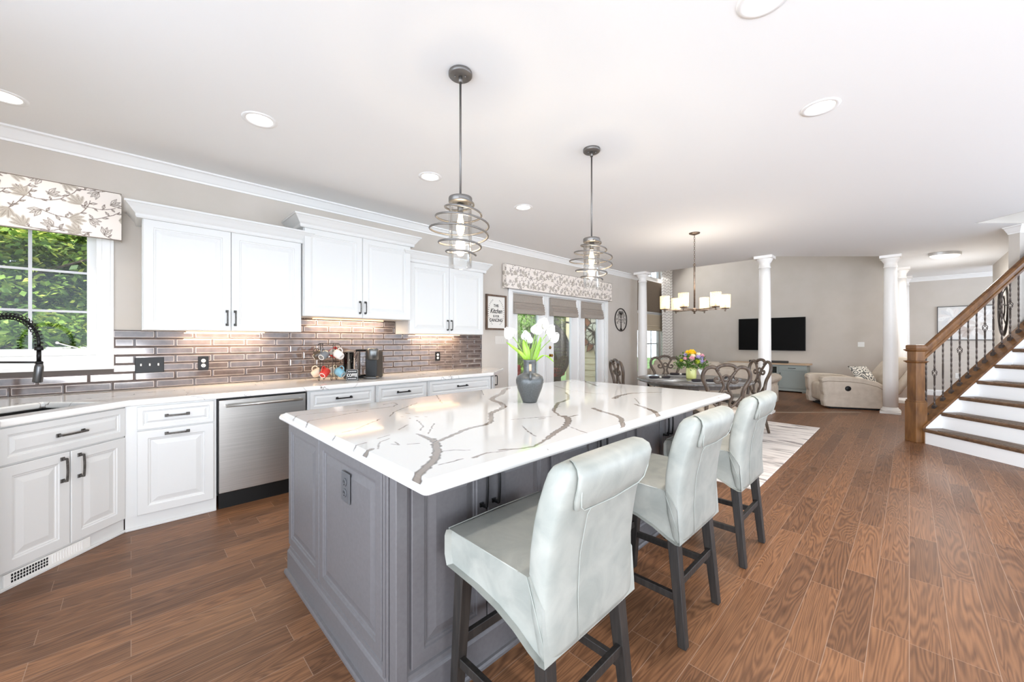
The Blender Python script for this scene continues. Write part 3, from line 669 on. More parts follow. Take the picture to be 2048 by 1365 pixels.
# spring faucet
fc = thing('faucet', 'black spring-neck kitchen faucet arching over the corner sink', 'faucet', (-3.98, -.68, .915), R(45))
MB().lathe([(.03, 0), (.03, .01), (.02, .02), (.018, .16), (.022, .165), (.022, .2), (.012, .21)]).build('faucet_body', M_black, fc)
L = .396; pts = []
for i in range(25):
    a = math.pi * i / 24; pts.append((L / 2 - L / 2 * math.cos(a), 0, .40 + .165 * math.sin(a)))
path = [(0, 0, .2), (0, 0, .30)] + pts + [(L, 0, .38)]
MB().tube(path, .008, 10).build('hose', M_black, fc)
def spring(path, r, wire, turns):
    P = [Vector(p) for p in path]; S = [0]
    for a, b in zip(P, P[1:]): S.append(S[-1] + (b - a).length)
    out = []; N = turns * 10
    for i in range(N + 1):
        s = S[-1] * i / N; k = max(j for j in range(len(S)) if S[j] <= s + 1e-9); k = min(k, len(P) - 2); t = (s - S[k]) / max(1e-9, S[k + 1] - S[k]); c = P[k].lerp(P[k + 1], t)
        d = (P[k + 1] - P[k]).normalized(); n = Vector((0, 1, 0)); b = d.cross(n); a = 2 * math.pi * i / 10; out.append(c + (n * math.cos(a) + b * math.sin(a)) * r)
    return out
MB().tube(spring(path, .019, .003, 34), .0030, 5).build('spring', M_black, fc)
MB(Matrix.Translation((L, 0, 0))).lathe([(.017, .355), (.019, .36), (.019, .375), (.014, .38)]).lathe([(.010, .29), (.010, .355)]).lathe([(.018, .275), (.018, .285), (.012, .29)]).build('spout_collar', M_black, fc)
MB(Matrix.Translation((L + .003, 0, .275)) @ Matrix.Rotation(R(6), 4, 'Y')).lathe([(.019, -.115), (.0215, -.11), (.0195, -.02), (.015, 0)]).build('spray_head', mat('gunmetal', (92, 92, 92), .3, .8), fc)
MB().tube([(0, 0, .282), (L - .015, 0, .282)], .006, 8).build('support_arm', M_black, fc)

# wall cabinets
def wall_cabinet(label, y0, w, z0, z1, d, hz, crowntop, hx):
    t = thing('wall_cabinet', label, 'wall cabinet', (XW + d, y0, 0), ROT_L)
    MB().box(0, w, 0, d, z0, z1 + .06).build('cabinet_body', M_cab, t)
    for a, b, h in ((.006, w / 2 - .002, w / 2 - .03), (w / 2 + .002, w - .006, w / 2 + .03)):
        mb = MB(); panel(mb, a, b, z0 + .004, z1, fw=.06); o = mb.build('door', M_cab, t); pull(o, h, hz, .12, True, m=M_pull)
    p = [(0, 0), (.012, 0), (.018, .012), (.018, .03), (.032, .045), (.05, .072), (.072, .098), (.08, .10), (.08, .115), (0, .115)]
    c = MB(); hgt = crowntop - z1
    def q(o_, zz): return [(-o_, d, z1 + zz / .115 * hgt), (-o_, -o_, z1 + zz / .115 * hgt), (w + o_, -o_, z1 + zz / .115 * hgt), (w + o_, d, z1 + zz / .115 * hgt)]
    c.rings([q(.0 if i == 0 else o_ + .02, zz) for i, (o_, zz) in enumerate(p)], smooth=False, cap0=True, cap1=True)
    c.build('crown_moulding', M_cab, t); return t
wall_cabinet('white two-door wall cabinet nearest the window', .062, 1.158, 1.415, 2.30, .33, 1.53, 2.415, 0)
wall_cabinet('raised white two-door wall cabinet in the middle, set higher than its neighbours', 1.224, 1.186, 1.575, 2.455, .38, 1.69, 2.575, 0)
wall_cabinet('white two-door wall cabinet on the right, next to the framed kitchen sign', 2.414, 1.18, 1.412, 2.29, .33, 1.53, 2.42, 0)
for i, (a, b, z, x, pw) in enumerate(((.35, .95, 1.411, -4.50, 3.2), (1.40, 2.2, 1.571, -4.50, 4.5), (2.65, 3.35, 1.408, -4.50, 3.2))):
    o = props(MB().box(x - .012, x + .012, a, b, z - .008, z, mi=0).build('under_cabinet_light', M_led), ('warm light strip under the cabinet nearest the window', 'warm light strip under the raised middle cabinet', 'warm light strip under the right wall cabinet')[i], 'light strip')
    area_light('strip_glow', (x, (a + b) / 2, z - .012), (x - .02, (a + b) / 2, .9), .03, b - a, pw, (1, .74, .48)).rotation_euler = (0, R(12), 0)

# wall plates
M_plate = mat('ivory_wallplate', (214, 208, 200), .5)
def plate(label, M4, w, h, m, items, mi, name='wall_switch', cat='switch'):
    t = thing(name, label, cat); t.matrix_world = M4
    MB().box(-w / 2, w / 2, -.006, 0, -h / 2, h / 2, .003).build('plate', m, t)
    for k, (kind, x, z) in enumerate(items):
        mb = MB()
        if kind == 'toggle': mb.box(x - .005, x + .005, -.018, -.006, z - .006, z + .014, .002); nm = 'toggle'
        elif kind == 'rocker': mb.box(x - .016, x + .016, -.009, -.006, z - .033, z + .033, .002); nm = 'rocker'
        else: mb = MB(Matrix.Translation((x, -.006, z)) @ Matrix.Rotation(R(90), 4, 'X')); mb.lathe([(.017, 0), (.017, .003), (.015, .004)], n=16); nm = 'socket'
        o = mb.build(nm, mi, t)
        if kind == 'socket':
            MB().box(x - .0075, x - .0045, -.0112, -.0098, z - .002, z + .008).box(x + .0045, x + .0075, -.0112, -.0098, z - .002, z + .008).box(x - .003, x + .003, -.0112, -.0098, z - .012, z - .007).build('socket_slot', M_dark, o)
    return t
def wallM(x, y, z, rz): return Matrix.Translation((x, y, z)) @ Matrix.Rotation(rz, 4, 'Z')
XT = XW + .011
plate('black triple toggle switch plate on the tile backsplash beside the window', wallM(XT, .115, 1.118, ROT_L), .185, .13, M_blackp, [('toggle', -.055, 0), ('toggle', 0, 0), ('toggle', .055, 0)], M_white)
plate('black outlet plate on the backsplash under the left wall cabinet', wallM(XT, .48, 1.12, ROT_L), .078, .125, M_blackp, [('socket', 0, .022), ('socket', 0, -.022)], M_white, 'wall_outlet', 'outlet')
plate('black outlet plate between the mug rack and the coffee maker, with a cord plugged in', wallM(XT, 1.815, 1.118, ROT_L), .078, .125, M_blackp, [('socket', 0, .022), ('socket', 0, -.022)], M_white, 'wall_outlet', 'outlet')
plate('black outlet plate on the backsplash under the right wall cabinet', wallM(XT, 3.045, 1.11, ROT_L), .078, .125, M_blackp, [('socket', 0, .022), ('socket', 0, -.022)], M_white, 'wall_outlet', 'outlet')
plate('white four-gang switch plate on the beige wall below the kitchen sign', wallM(XW, 4.247, 1.335, ROT_L), .24, .13, M_plate, [('rocker', -.08, 0), ('rocker', -.027, 0), ('rocker', .027, 0), ('rocker', .08, 0)], M_plate)
plate('white double switch plate on the living-room wall between television and column', wallM(-.81, 12.55, 1.235, 0), .12, .115, M_white, [('toggle', -.025, 0), ('toggle', .025, 0)], M_white)
plate('small white outlet low on the hall wall, seen between the stair balusters', wallM(.80, 13.9, .50, 0), .08, .12, M_white, [('socket', 0, .022), ('socket', 0, -.022)], M_white, 'wall_outlet', 'outlet')

# ---------------------------------------------------------------- island
IX0, IX1, IY0, IY1 = -2.475, -1.23, .655, 3.26
isl = thing('kitchen_island', 'large grey kitchen island with panelled sides, doors and a moulded base', 'kitchen island', ((IX0 + IX1) / 2, (IY0 + IY1) / 2, 0))
ox, oy = -(IX0 + IX1) / 2, -(IY0 + IY1) / 2
TL = Matrix.Translation((ox, oy, 0))
MB(TL).box(IX0, IX1, IY0, IY1, .0, .873).build('cabinet_body', M_gray, isl)
# near end (faces -Y): two tall raised panels
def isl_panel(M4, x0, x1, z0, z1, nm='side_panel'):
    mb = MB(TL @ M4); panel(mb, x0, x1, z0, z1, t=.014, fw=.045); return mb.build(nm, M_gray, isl)
ME = Matrix.Translation((0, IY0, 0))
p1 = isl_panel(ME, IX0 + .004, -1.975, .175, .862); p2 = isl_panel(ME, -1.968, -1.325, .175, .862)
MF = Matrix.Translation((IX1, 0, 0)) @ Matrix.Rotation(R(90), 4, 'Z')
mb = MB(TL); mb.box(-1.318, -1.296, IY0 - .014, IY0, .0, .873, .003).box(-1.288, -1.272, IY0 - .016, IY0, 0, .873, .003).box(-1.264, IX1 + .014, IY0 - .014, IY0 + .03, 0, .873, .003); mb.build('corner_trim', M_gray, isl)
BP = [(0, 0), (.03, 0), (.03, .012), (.026, .022), (.016, .024), (.016, .125), (.012, .135), (.008, .14), (.006, .155), (0, .16)]
mb = MB(TL)
def ringo(o_, z): return [(IX0 - o_, IY0 - o_, z), (IX1 + o_, IY0 - o_, z), (IX1 + o_, IY1 + o_, z), (IX0 - o_, IY1 + o_, z)]
mb.rings([ringo(o_, z) for o_, z in BP[1:]], smooth=False); mb.build('base_moulding', M_gray, isl)
# front side (faces the stools): three pairs of doors with fixed panel look
for k, (a, b) in enumerate(((.70, 1.43), (1.46, 2.26), (2.31, 3.13))):
    m_ = (a + b) / 2 if k else 1.047
    for x0, x1, hx in ((a, m_ - .003, m_ - .033), (m_ + .003, b, m_ + .033)):
        mb = MB(TL @ MF); panel(mb, x0, x1, .175, .862, t=.016, fw=.05); o = mb.build('door', M_gray, isl)
        mbp = MB(TL @ MF); s = .009; z0_, z1_ = .665, .835
        for zz in (z0_, z1_): mbp.box(hx - s, hx + s, -.022, -.016, zz - s, zz + s, .001).box(hx - .005, hx + .005, -.05, -.022, zz - .005, zz + .005)
        mbp.tube([(hx, -.05 - .006 * math.sin(math.pi * i / 8), z0_ + (z1_ - z0_) * i / 8) for i in range(9)], .006, 6, False); mbp.build('handle', M_black, o)
MFt = Matrix.Translation((ox - 1.641, oy + IY0 - .011, .719)); 
ot = plate('x', wallM(-1.641, IY0 - .0135, .719, 0), .085, .125, M_grayp, [('socket', 0, .022), ('socket', 0, -.022)], M_grayp, 'wall_outlet', 'outlet')
ot['label'] = 'dark grey outlet plate on the near end panel of the grey island'
# island top
TX0, TX1, TY0, TY1 = -2.53, -.985, .612, 3.36
def pix(u, v):   # countertop vein sketch, measured on the photo and laid out on the slab
    px, py = 540 + u / 2.179, 740 + v / 2.179; f_ = 778; d = f_ * (HC - .915) / (py - 681.5); l = (px - 1024) / f_ * d
    return ((-math.sin(YAW) * d + math.cos(YAW) * l) - TX0, (math.cos(YAW) * d + math.sin(YAW) * l) - TY0)
tw, tl_ = TX1 - TX0, TY1 - TY0
cv = Canvas(tw, tl_, .0032, (203, 202, 200))
VC = (128, 118, 110); VD = (84, 76, 70)
def vein(pts, a, b=None, col=VC, edge=True, jit=.25):
    P = [pix(*p) for p in pts]
    # subdivide with a slight wobble
    Q = [P[0]]
    for (x0, y0), (x1, y1) in zip(P, P[1:]):
        L = math.hypot(x1 - x0, y1 - y0); n = max(1, int(L / .02))
        for i in range(1, n + 1):
            t = i / n; w = .0035 if i < n else 0; Q.append((x0 + (x1 - x0) * t + rng.uniform(-w, w), y0 + (y1 - y0) * t + rng.uniform(-w, w)))
    if edge: cv.stroke(Q, a + .0016, (b if b is not None else a) + .0016, VD, soft=.004, jit=jit)
    cv.stroke(Q, a * .75, (b if b is not None else a) * .75, col, soft=.004, jit=jit)
vein([(622, 512), (635, 475), (665, 440), (700, 410), (722, 385), (730, 350), (722, 318), (705, 303)], .014, .016)
vein([(705, 303), (675, 293), (640, 280)], .012, .003)
vein([(722, 316), (760, 300), (800, 283), (850, 262), (900, 248), (945, 238), (965, 225), (963, 205), (960, 192)], .008, .011)
vein([(960, 192), (985, 180), (1005, 172), (1022, 160), (1005, 145), (975, 135), (965, 128), (985, 115), (1010, 105), (1020, 90), (1040, 80)], .014, .018)
vein([(1410, 168), (1440, 180), (1475, 190), (1510, 200), (1530, 212), (1535, 230), (1540, 250), (1555, 270)], .012, .010)
vein([(1590, 150), (1620, 160), (1645, 170), (1672, 180), (1695, 195), (1715, 215)], .006, .018)
vein([(1280, 202), (1298, 212), (1300, 225), (1290, 245), (1265, 262), (1235, 280), (1212, 298)], .016, .010)
vein([(1212, 298), (1180, 318), (1150, 335), (1080, 345), (1000, 350)], .005, .003)
vein([(1340, 198), (1300, 206), (1260, 200), (1235, 178)], .004, .005)
vein([(1238, 178), (1245, 160), (1255, 145), (1300, 130), (1302, 112), (1290, 100)], .010, .006)
vein([(1500, 125), (1520, 114), (1570, 103), (1640, 99), (1705, 98)], .016, .005)
vein([(1370, 50), (1400, 62), (1430, 72)], .012, .008)
for pts in ([(1240, 70), (1290, 85), (1350, 95), (1420, 105), (1465, 107)], [(90, 220), (120, 200), (200, 190), (300, 183), (380, 178), (440, 172), (500, 165), (540, 160), (555, 150), (540, 144), (495, 152)],
            [(150, 248), (170, 222), (240, 212), (300, 200), (350, 190), (420, 180)], [(315, 275), (370, 260), (420, 240), (480, 215)], [(520, 205), (540, 185), (580, 168), (640, 145)],
            [(355, 350), (375, 330), (420, 318)], [(470, 345), (480, 315), (520, 300)], [(470, 300), (520, 285)], [(690, 280), (700, 260), (715, 235)], [(655, 265), (668, 245), (640, 220)],
            [(750, 355), (800, 350), (870, 350)], [(735, 415), (800, 400), (840, 388)], [(900, 382), (940, 365), (1060, 347)], [(1100, 245), (1120, 265), (1140, 280), (1160, 290)],
            [(1050, 218), (1110, 212), (1160, 208), (1230, 205)], [(1310, 250), (1340, 262), (1380, 275)], [(1210, 335), (1230, 350), (1248, 366)], [(720, 105), (738, 130), (750, 145)],
            [(575, 130), (620, 125), (640, 118)], [(1590, 125), (1612, 150)], [(270, 300), (285, 288)], [(560, 262), (600, 240)], [(1170, 215), (1200, 210)], [(920, 85), (930, 110)], [(545, 315), (562, 328), (530, 324)], [(600, 325), (650, 321)]):
    vein(pts, .0030, .0036, (92, 80, 72), edge=False, jit=.5)
vein([(395, 378), (420, 358), (445, 345)], .012, .007, (120, 112, 104)); vein([(885, 384), (945, 362)], .008, .004, edge=False)
for (u, v, r) in ((600, 190, .016), (640, 205, .014), (575, 205, .010), (680, 205, .010), (610, 212, .010), (655, 232, .006), (1965, 117, .02), (1985, 122, .015), (1190, 213, .008), (1260, 160, .01), (380, 176, .012), (420, 181, .012)):
    x, y = pix(u, v); cv.ell(x, y, r, r * .45, rng.uniform(-.6, .9), (150, 130, 116), .004, .9)
top = thing('island_top', 'white quartz worktop of the island, with bold grey veins', 'countertop', (TX0, TY0, .915))
def topz(x, y):
    m = np.minimum(np.minimum(x, tw - x), np.minimum(y, tl_ - y)); z = np.where(m < .022, -(.022 - m) * .42 - .003, 0.0)
    return np.stack([x, y, z], -1)
cv.mesh('quartz_surface', M_itop, topz, top)
mb = MB(); EP = [(0, -.0125), (-.007, -.018), (-.009, -.026), (-.007, -.034), (0, -.040), (.01, -.042)]
# rounded-corner edge profile
def rr(o_, z, rad=.016):
    out = []
    for cx, cy, a0 in ((rad, rad, 180), (tw - rad, rad, 270), (tw - rad, tl_ - rad, 0), (rad, tl_ - rad, 90)):
        for k in range(5): a = R(a0 + 90 * k / 4); out.append((cx + (rad - o_) * math.cos(a), cy + (rad - o_) * math.sin(a), z))
    return out
mb.rings([rr(o_, z) for o_, z in EP], smooth=True, cap0=True, cap1=True); mb.build('slab_edge', mat('quartz_edge', (214, 212, 209), .08, coat=.3), top)

# ---------------------------------------------------------------- bar stools
def make_stool():
    t = thing('bar_stool', 'pale sage leather counter stool nearest the camera, at the near corner of the island', 'bar stool', (-.68, 1.03, 0), R(-90))
    # local frame: x across, -y towards the island, back at y = 0
    side = [(-.450, .545), (-.462, .58), (-.462, .645), (-.452, .668), (-.43, .678), (-.06, .672), (-.01, .60), (0, .45), (-.02, .448), (-.06, .462), (-.12, .492), (-.20, .518), (-.30, .535)]
    mb = MB(); xs = [(-.235, .985), (-.243, 1.0), (-.246, 1.0), (.246, 1.0), (.243, 1.0), (.235, .985)]
    cyx, cz = -.25, .60
    def rg(x, k): return [(x, cyx + (y - cyx) * k, cz + (z - cz) * (k if z > .6 else 1 - (1 - k) * .5)) for y, z in side]
    mb.rings([rg(-.222, .955), rg(-.236, .985), rg(-.243, 1), rg(0, 1.004), rg(.243, 1), rg(.236, .985), rg(.222, .955)], smooth=True)
    seat = mb.build('seat', M_leather, t, bevel=0); seat.data.set_sharp_from_angle(angle=R(50))
    # piping along the top edges of the seat
    mb = MB()
    for s in (-1, 1): mb.tube([(s * .238, -.44, .676), (s * .243, -.30, .675), (s * .243, -.10, .672)], .0022, 6)
    mb.tube([(-.236, -.446, .674), (0, -.449, .676), (.236, -.446, .674)], .0022, 6); mb.build('piping', M_leather, seat)
    mb = MB(); S = []
    for z, yf, yb, hx in ((.448, -.03, .0, .225), (.47, -.045, .004, .232), (.56, -.07, .006, .236), (.66, -.085, .008, .236), (.74, -.083, .018, .234), (.82, -.072, .034, .231), (.88, -.058, .052, .228), (.93, -.042, .068, .225), (.965, -.028, .076, .222), (.985, -.012, .074, .218), (.997, .01, .062, .21), (1.002, .024, .05, .198)):
        S.append(sup(z, 0, (yf + yb) / 2, hx, (yb - yf) / 2, 5, 36))
    mb.rings(S, smooth=True); back = mb.build('backrest', M_leather, t)
    # rolled head fold on the rear of the back
    mb = MB(); S = []
    for z, yb, hx, th in ((.868, .055, .170, .008), (.874, .062, .182, .016), (.90, .071, .190, .020), (.94, .084, .196, .018), (.97, .088, .20, .014), (.992, .08, .198, .012), (1.004, .062, .19, .012), (1.007, .040, .18, .010)):
        S.append(sup(z, 0, yb - th * .5, hx, th * .9, 3.2, 32))
    mb.rings(S, smooth=True); mb.build('head_roll', M_leather, back)
    mb = MB(); mb.tube([(-.186, .082, .96), (-.184, .078, .92), (-.174, .070, .885), (-.15, .062, .868), (0, .0625, .862), (.15, .062, .868), (.174, .070, .885), (.184, .078, .92), (.186, .082, .96)], .0022, 6)
    for x in (-.10, .10): pass
    mb.tube([(.10, .008, .46), (.105, .009, .60), (.107, .018, .72), (.11, .045, .84), (.112, .058, .862)], .0014, 5)
    mb.build('stitching', M_stitch, back)
    for s in (-1, 1): MB().tube([(s * .234, -.075, .668), (s * .2375, -.045, .60), (s * .2345, -.018, .52), (s * .226, -.008, .452)], .0016, 5).build('side_seam', M_stitch, back)
    def leg(x0, y0, z0, x1, y1, r0=.024, r1=.018):
        return MB().rings([[(x1 - r1, y1 - r1, 0), (x1 + r1, y1 - r1, 0), (x1 + r1, y1 + r1, 0), (x1 - r1, y1 + r1, 0)], [(x0 - r0, y0 - r0, z0), (x0 + r0, y0 - r0, z0), (x0 + r0, y0 + r0, z0), (x0 - r0, y0 + r0, z0)]], smooth=False)
    for s in (-1, 1):
        leg(s * .19, -.415, .58, s * .20, -.455).build('leg', M_leg, t, bevel=.003)
        leg(s * .19, -.05, .50, s * .205, .0).build('leg', M_leg, t, bevel=.003)
        MB().rings([[(s * .198 - .011, y, z - .016), (s * .198 + .011, y, z - .016), (s * .198 + .011, y, z + .016), (s * .198 - .011, y, z + .016)] for y, z in ((-.44, .20), (-.02, .20))], smooth=False).build('stretcher', M_leg, t, bevel=.002)
    MB().box(-.19, .19, -.45, -.43, .245, .28).build('stretcher', M_leg, t, bevel=.002)
    MB().box(-.19, .19, -.035, -.015, .245, .278).build('stretcher', M_leg, t, bevel=.002)
    return t
GS = 'sage leather counter stools along the island'
st0 = make_stool(); st0['group'] = GS
dup(st0, (-.685, 1.915, 0), R(-90), 'pale sage leather counter stool in the middle of the row of three at the island', GS)
dup(st0, (-.68, 2.77, 0), R(-90), 'pale sage leather counter stool at the far end of the island, next to the rug', GS)

# ---------------------------------------------------------------- vase of tulips on the island
vx, vy = -1.79, 1.92
v = thing('vase', 'dark grey metal urn vase with a small handle, holding white tulips on the island', 'vase', (vx, vy, .9152))
prof = [(.001, .002), (.046, .002), (.05, .006), (.052, .014), (.066, .05), (.083, .095), (.092, .13), (.093, .15), (.086, .172), (.066, .187), (.05, .193), (.044, .20), (.0405, .22), (.040, .25), (.043, .275), (.047, .285), (.044, .286), (.036, .26), (.034, .22), (.001, .21)]
MB().lathe(prof, n=40, cap=True).build('vase_body', M_vase, v)
hn = MB(); ca = -FW
hd = lambda r, z: (ca.x * r, ca.y * r, z)
hn.tube([hd(.040, .262), hd(.062, .262), hd(.074, .255)], .007, 8).tube([hd(.093, .160), hd(.098, .175), hd(.090, .20), hd(.078, .212)], .0075, 8); hn.build('handle', M_vase, v)
MB().tube([hd(.074, .258), hd(.077, .235), hd(.077, .212)], .0085, 10).build('handle_grip', M_pine, v)
def tulip(base, tip, r, label, bend=.5, tall=1.25, tilt=0):
    t = thing('tulip', label, 'tulip', (vx, vy, .9152))
    b, e = Vector(base), Vector(tip); mid = b.lerp(e, .5) + Vector((0, 0, .02)) - (e - b).cross(Vector((0, 0, 1))) * 0
    mid = Vector((b.x + (e.x - b.x) * .35, b.y + (e.y - b.y) * .35, b.z + (e.z - b.z) * .62)); P = []
    for i in range(9): s = i / 8; P.append(b * (1 - s) ** 2 + mid * 2 * s * (1 - s) + e * s * s)
    MB().tube(P, .0032, 7).build('stem', M_stem, t)
    d = (P[-1] - P[-2]).normalized(); q = d.to_track_quat('Z', 'Y').to_matrix().to_4x4(); M4 = Matrix.Translation(e) @ q
    for k in range(6):
        mb = MB(M4 @ Matrix.Rotation(R(60 * k + (12 if k % 2 else 0)), 4, 'Z')); inner = 1 - .16 * (k % 2); rows = []
        for j in range(8):
            s = j / 7; z = s * r * 2 * tall * .95; rad = r * inner * (.25 + 1.0 * math.sin(math.pi * min(s * 1.02, 1) ** .75) ** .8) * (1 if s < .6 else 1 - (s - .6) * .35); wa = 36 * math.sin(math.pi * min(.06 + s * .92, .97)) ** .7
            rows.append([(rad * math.cos(R(a * wa / 4)), rad * math.sin(R(a * wa / 4)), z - (abs(a) / 4) * .004) for a in range(-4, 5)])
        L = [[mb._v(p) for p in rw] for rw in rows]
        for a, c in zip(L, L[1:]):
            for i in range(8): f = mb.bm.faces.new((a[i], a[i + 1], c[i + 1], c[i])); f.smooth = True
        o = mb.build('petal', M_tulip, t); so = o.modifiers.new('thick', 'SOLIDIFY'); so.thickness = .0012
    return t
def cam_off(dx, dz, dd=0): p = RT * dx + FW * dd; return (p.x, p.y, dz)   # dx right in view, dz up, dd away
GT = 'white tulips in the grey vase'
for i, (dx, dz, dd, r, lb) in enumerate(((-.150, .455, .0, .029, 'white tulip leaning out farthest to the left of the grey vase'), (-.048, .440, -.03, .022, 'small white tulip in the middle left, lowest of the bunch'), (-.028, .415, .02, .020, 'small half-hidden white tulip just right of the lowest one'),
                                      (.012, .475, .0, .027, 'white tulip in the centre of the bunch above the vase'), (.052, .520, .03, .027, 'tallest white tulip at the top of the bunch'), (.085, .475, -.03, .027, 'white tulip right of the centre of the bunch'), (.112, .440, .02, .026, 'white tulip hanging lowest on the right side of the bunch'))):
    r *= 1.22; dx *= 1.02
    tip = cam_off(dx + (.040 if i == 0 else .026), dz - .018 - (.005 if i == 6 else 0), dd)
    tulip(cam_off(dx * .12, .25, dd * .1), tip, r, lb)['group'] = GT
def long_leaf(pts, w, label=None, parent=None):
    P = [Vector(p) for p in pts]; mb = MB(); L = []
    n = 14
    for i in range(n + 1):
        s = i / n; k = min(int(s * (len(P) - 1)), len(P) - 2); t_ = s * (len(P) - 1) - k; a = P[max(k - 1, 0)]; b = P[k]; c = P[k + 1]; d = P[min(k + 2, len(P) - 1)]
        q = .5 * ((2 * b) + (c - a) * t_ + (2 * a - 5 * b + 4 * c - d) * t_ ** 2 + (3 * b - a - 3 * c + d) * t_ ** 3); wd = w * (math.sin(math.pi * min(.12 + s * .88, 1)) ** .8) + .0005
        L.append([mb._v(q - RT * wd + FW * wd * .25), mb._v(q - FW * wd * .15 * -1), mb._v(q + RT * wd + FW * wd * .25)])
    for a, b in zip(L, L[1:]):
        for i in range(2): f = mb.bm.faces.new((a[i], a[i + 1], b[i + 1], b[i])); f.smooth = True
    o = mb.build('tulip_leaf', M_leaf, parent); s = o.modifiers.new('thick', 'SOLIDIFY'); s.thickness = .0015; return o
tl = thing('tulip_foliage', 'broad bright green tulip leaves spreading from the mouth of the grey vase', 'leaves', (vx, vy, .9152))
for pts, w in (([cam_off(-.02, .27), cam_off(-.05, .32, -.02), cam_off(-.11, .37, -.03), cam_off(-.158, .405, -.03)], .016), ([cam_off(-.012, .26), cam_off(-.018, .32, -.02), cam_off(-.03, .38, -.02), cam_off(-.042, .42, -.01)], .022),
               ([cam_off(.02, .26), cam_off(.04, .31), cam_off(.058, .37, -.01), cam_off(.075, .44, -.01)], .018), ([cam_off(.03, .265), cam_off(.065, .30, -.02), cam_off(.095, .318, -.03), cam_off(.13, .30, -.03), cam_off(.16, .27, -.03)], .012), ([cam_off(.0, .26), cam_off(.004, .32, .03), cam_off(.03, .37, .04), cam_off(.05, .41, .04)], .016)):
    long_leaf(pts, w, parent=tl)

# ---------------------------------------------------------------- pendants
def pendant(x, y, label):
    t = thing('pendant_light', label, 'pendant light', (x, y, H), YAW)
    MB().lathe([(.001, 0), (.066, 0), (.068, -.004), (.068, -.018), (.062, -.024), (.02, -.026), (.001, -.026)][::-1], n=32).lathe([(.012, -.06), (.012, -.024)], n=12).build('ceiling_canopy', M_pend, t)
    mb = MB()
    for s in (-1, 1): mb.lathe([(.004, -.036), (.004, -.024)], s * .03, -.012, 8)
    mb.build('canopy_screw', M_pend, t)
    MB().lathe([(.0065, -.735), (.0065, -.05)], n=10).build('rod', M_pend, t)
    zt = 2.16 - H
    MB().lathe([(.001, zt), (.055, zt), (.066, zt - .004), (.068, zt - .010), (.068, zt - .032), (.064, zt - .036), (.001, zt - .036)][::-1], n=32).build('lamp_cap', M_pend, t)
    # spiral of flat wire round the glass; local x = view right, y = away
    key = [(.070, 2.142), (.080, 2.118), (.091, 2.101), (.128, 2.057), (.147, 2.046), (.173, 1.994), (.187, 1.977), (.170, 1.935), (.131, 1.897), (.128, 1.871), (.086, 1.846), (.0895, 1.823)]
    P = []; a0 = -math.pi
    for k in range(len(key) - 1):
        for j in range(16):
            s = j / 16; sm = s; r_ = key[k][0] + (key[k + 1][0] - key[k][0]) * sm; z = key[k][1] + (key[k + 1][1] - key[k][1]) * s; a = math.pi * (k + s) - math.pi + math.pi * 0
            if k == 0 and j < 8: continue
            P.append((r_ * math.cos(a), r_ * math.sin(a), z - H))
    P.append((key[-1][0] * math.cos(math.pi * (len(key) - 2)), 0, key[-1][1] - H))
    # smooth the radius changes
    Q = [Vector(p) for p in P]
    for _ in range(6): Q = [Q[0]] + [(Q[i - 1] + Q[i] * 2 + Q[i + 1]) / 4 for i in range(1, len(Q) - 1)] + [Q[-1]]
    MB().tube(Q, .0060, 8).build('spiral_cage', M_pend, t)
    MB().rings([[(r_ * math.cos(2 * math.pi * i / 40), r_ * math.sin(2 * math.pi * i / 40), z - H) for i in range(40)] for r_, z in ((.064, 1.752), (.0665, 1.755), (.0665, 2.115), (.0635, 2.115), (.0635, 1.757))], False, False, True).build('glass_cylinder', M_lglass, t)
    MB().lathe([(.001, 2.065 - H), (.016, 2.065 - H), (.018, 2.12 - H)]).build('socket', M_pend, t)
    MB().lathe([(.001, 1.935 - H), (.012, 1.94 - H), (.022, 1.965 - H), (.024, 1.985 - H), (.018, 2.02 - H), (.012, 2.045 - H), (.012, 2.066 - H)], n=20).build('bulb', M_bulb, t)
    d = bpy.data.lights.new('bulb_light', 'POINT'); d.energy = 7; d.color = (1, .82, .6); d.shadow_soft_size = .03; o = bpy.data.objects.new('bulb_light', d); C.objects.link(o); o.location = (x, y, 1.90)
    return t
pendant(-1.816, 1.361, 'larger-looking spiral wire pendant with clear glass, over the near part of the island')
pendant(-1.80, 2.665, 'second spiral wire pendant with clear glass, over the far part of the island')

# ---------------------------------------------------------------- downlights and hall light
GD = 'round recessed ceiling downlights'
dl = thing('downlight', 'recessed downlight in front of the wall cabinet nearest the window', 'downlight', (-3.19, .645, H), 0, GD)
MB().rings([[(r_ * math.cos(2 * math.pi * i / 36), r_ * math.sin(2 * math.pi * i / 36), z) for i in range(36)] for r_, z in ((.108, 0), (.106, -.004), (.082, -.005), (.078, -.001))], False, False).build('trim_ring', M_trim, dl)
MB().lathe([(.08, -.0012), (.08, -.0006)], n=36).build('lens', M_lamp, dl)
for (x, y, lb) in ((-4.02, -.58, 'recessed downlight at the left edge of the picture above the window'), (-3.17, 2.02, 'recessed downlight above the raised middle wall cabinet, left of the near pendant'), (-3.14, 3.26, 'recessed downlight between the two island pendants'),
                   (-.413, 3.27, 'recessed downlight on the open ceiling at the right, above the stools'), (-.463, 2.05, 'recessed downlight cut by the top edge of the picture'), (1.0, 4.6, 'added unseen downlight just off the right edge, brightening the stairs')):  # the last fixture is added out of view to light the risers
    dup(dl, (x, y, H), 0, lb, GD)
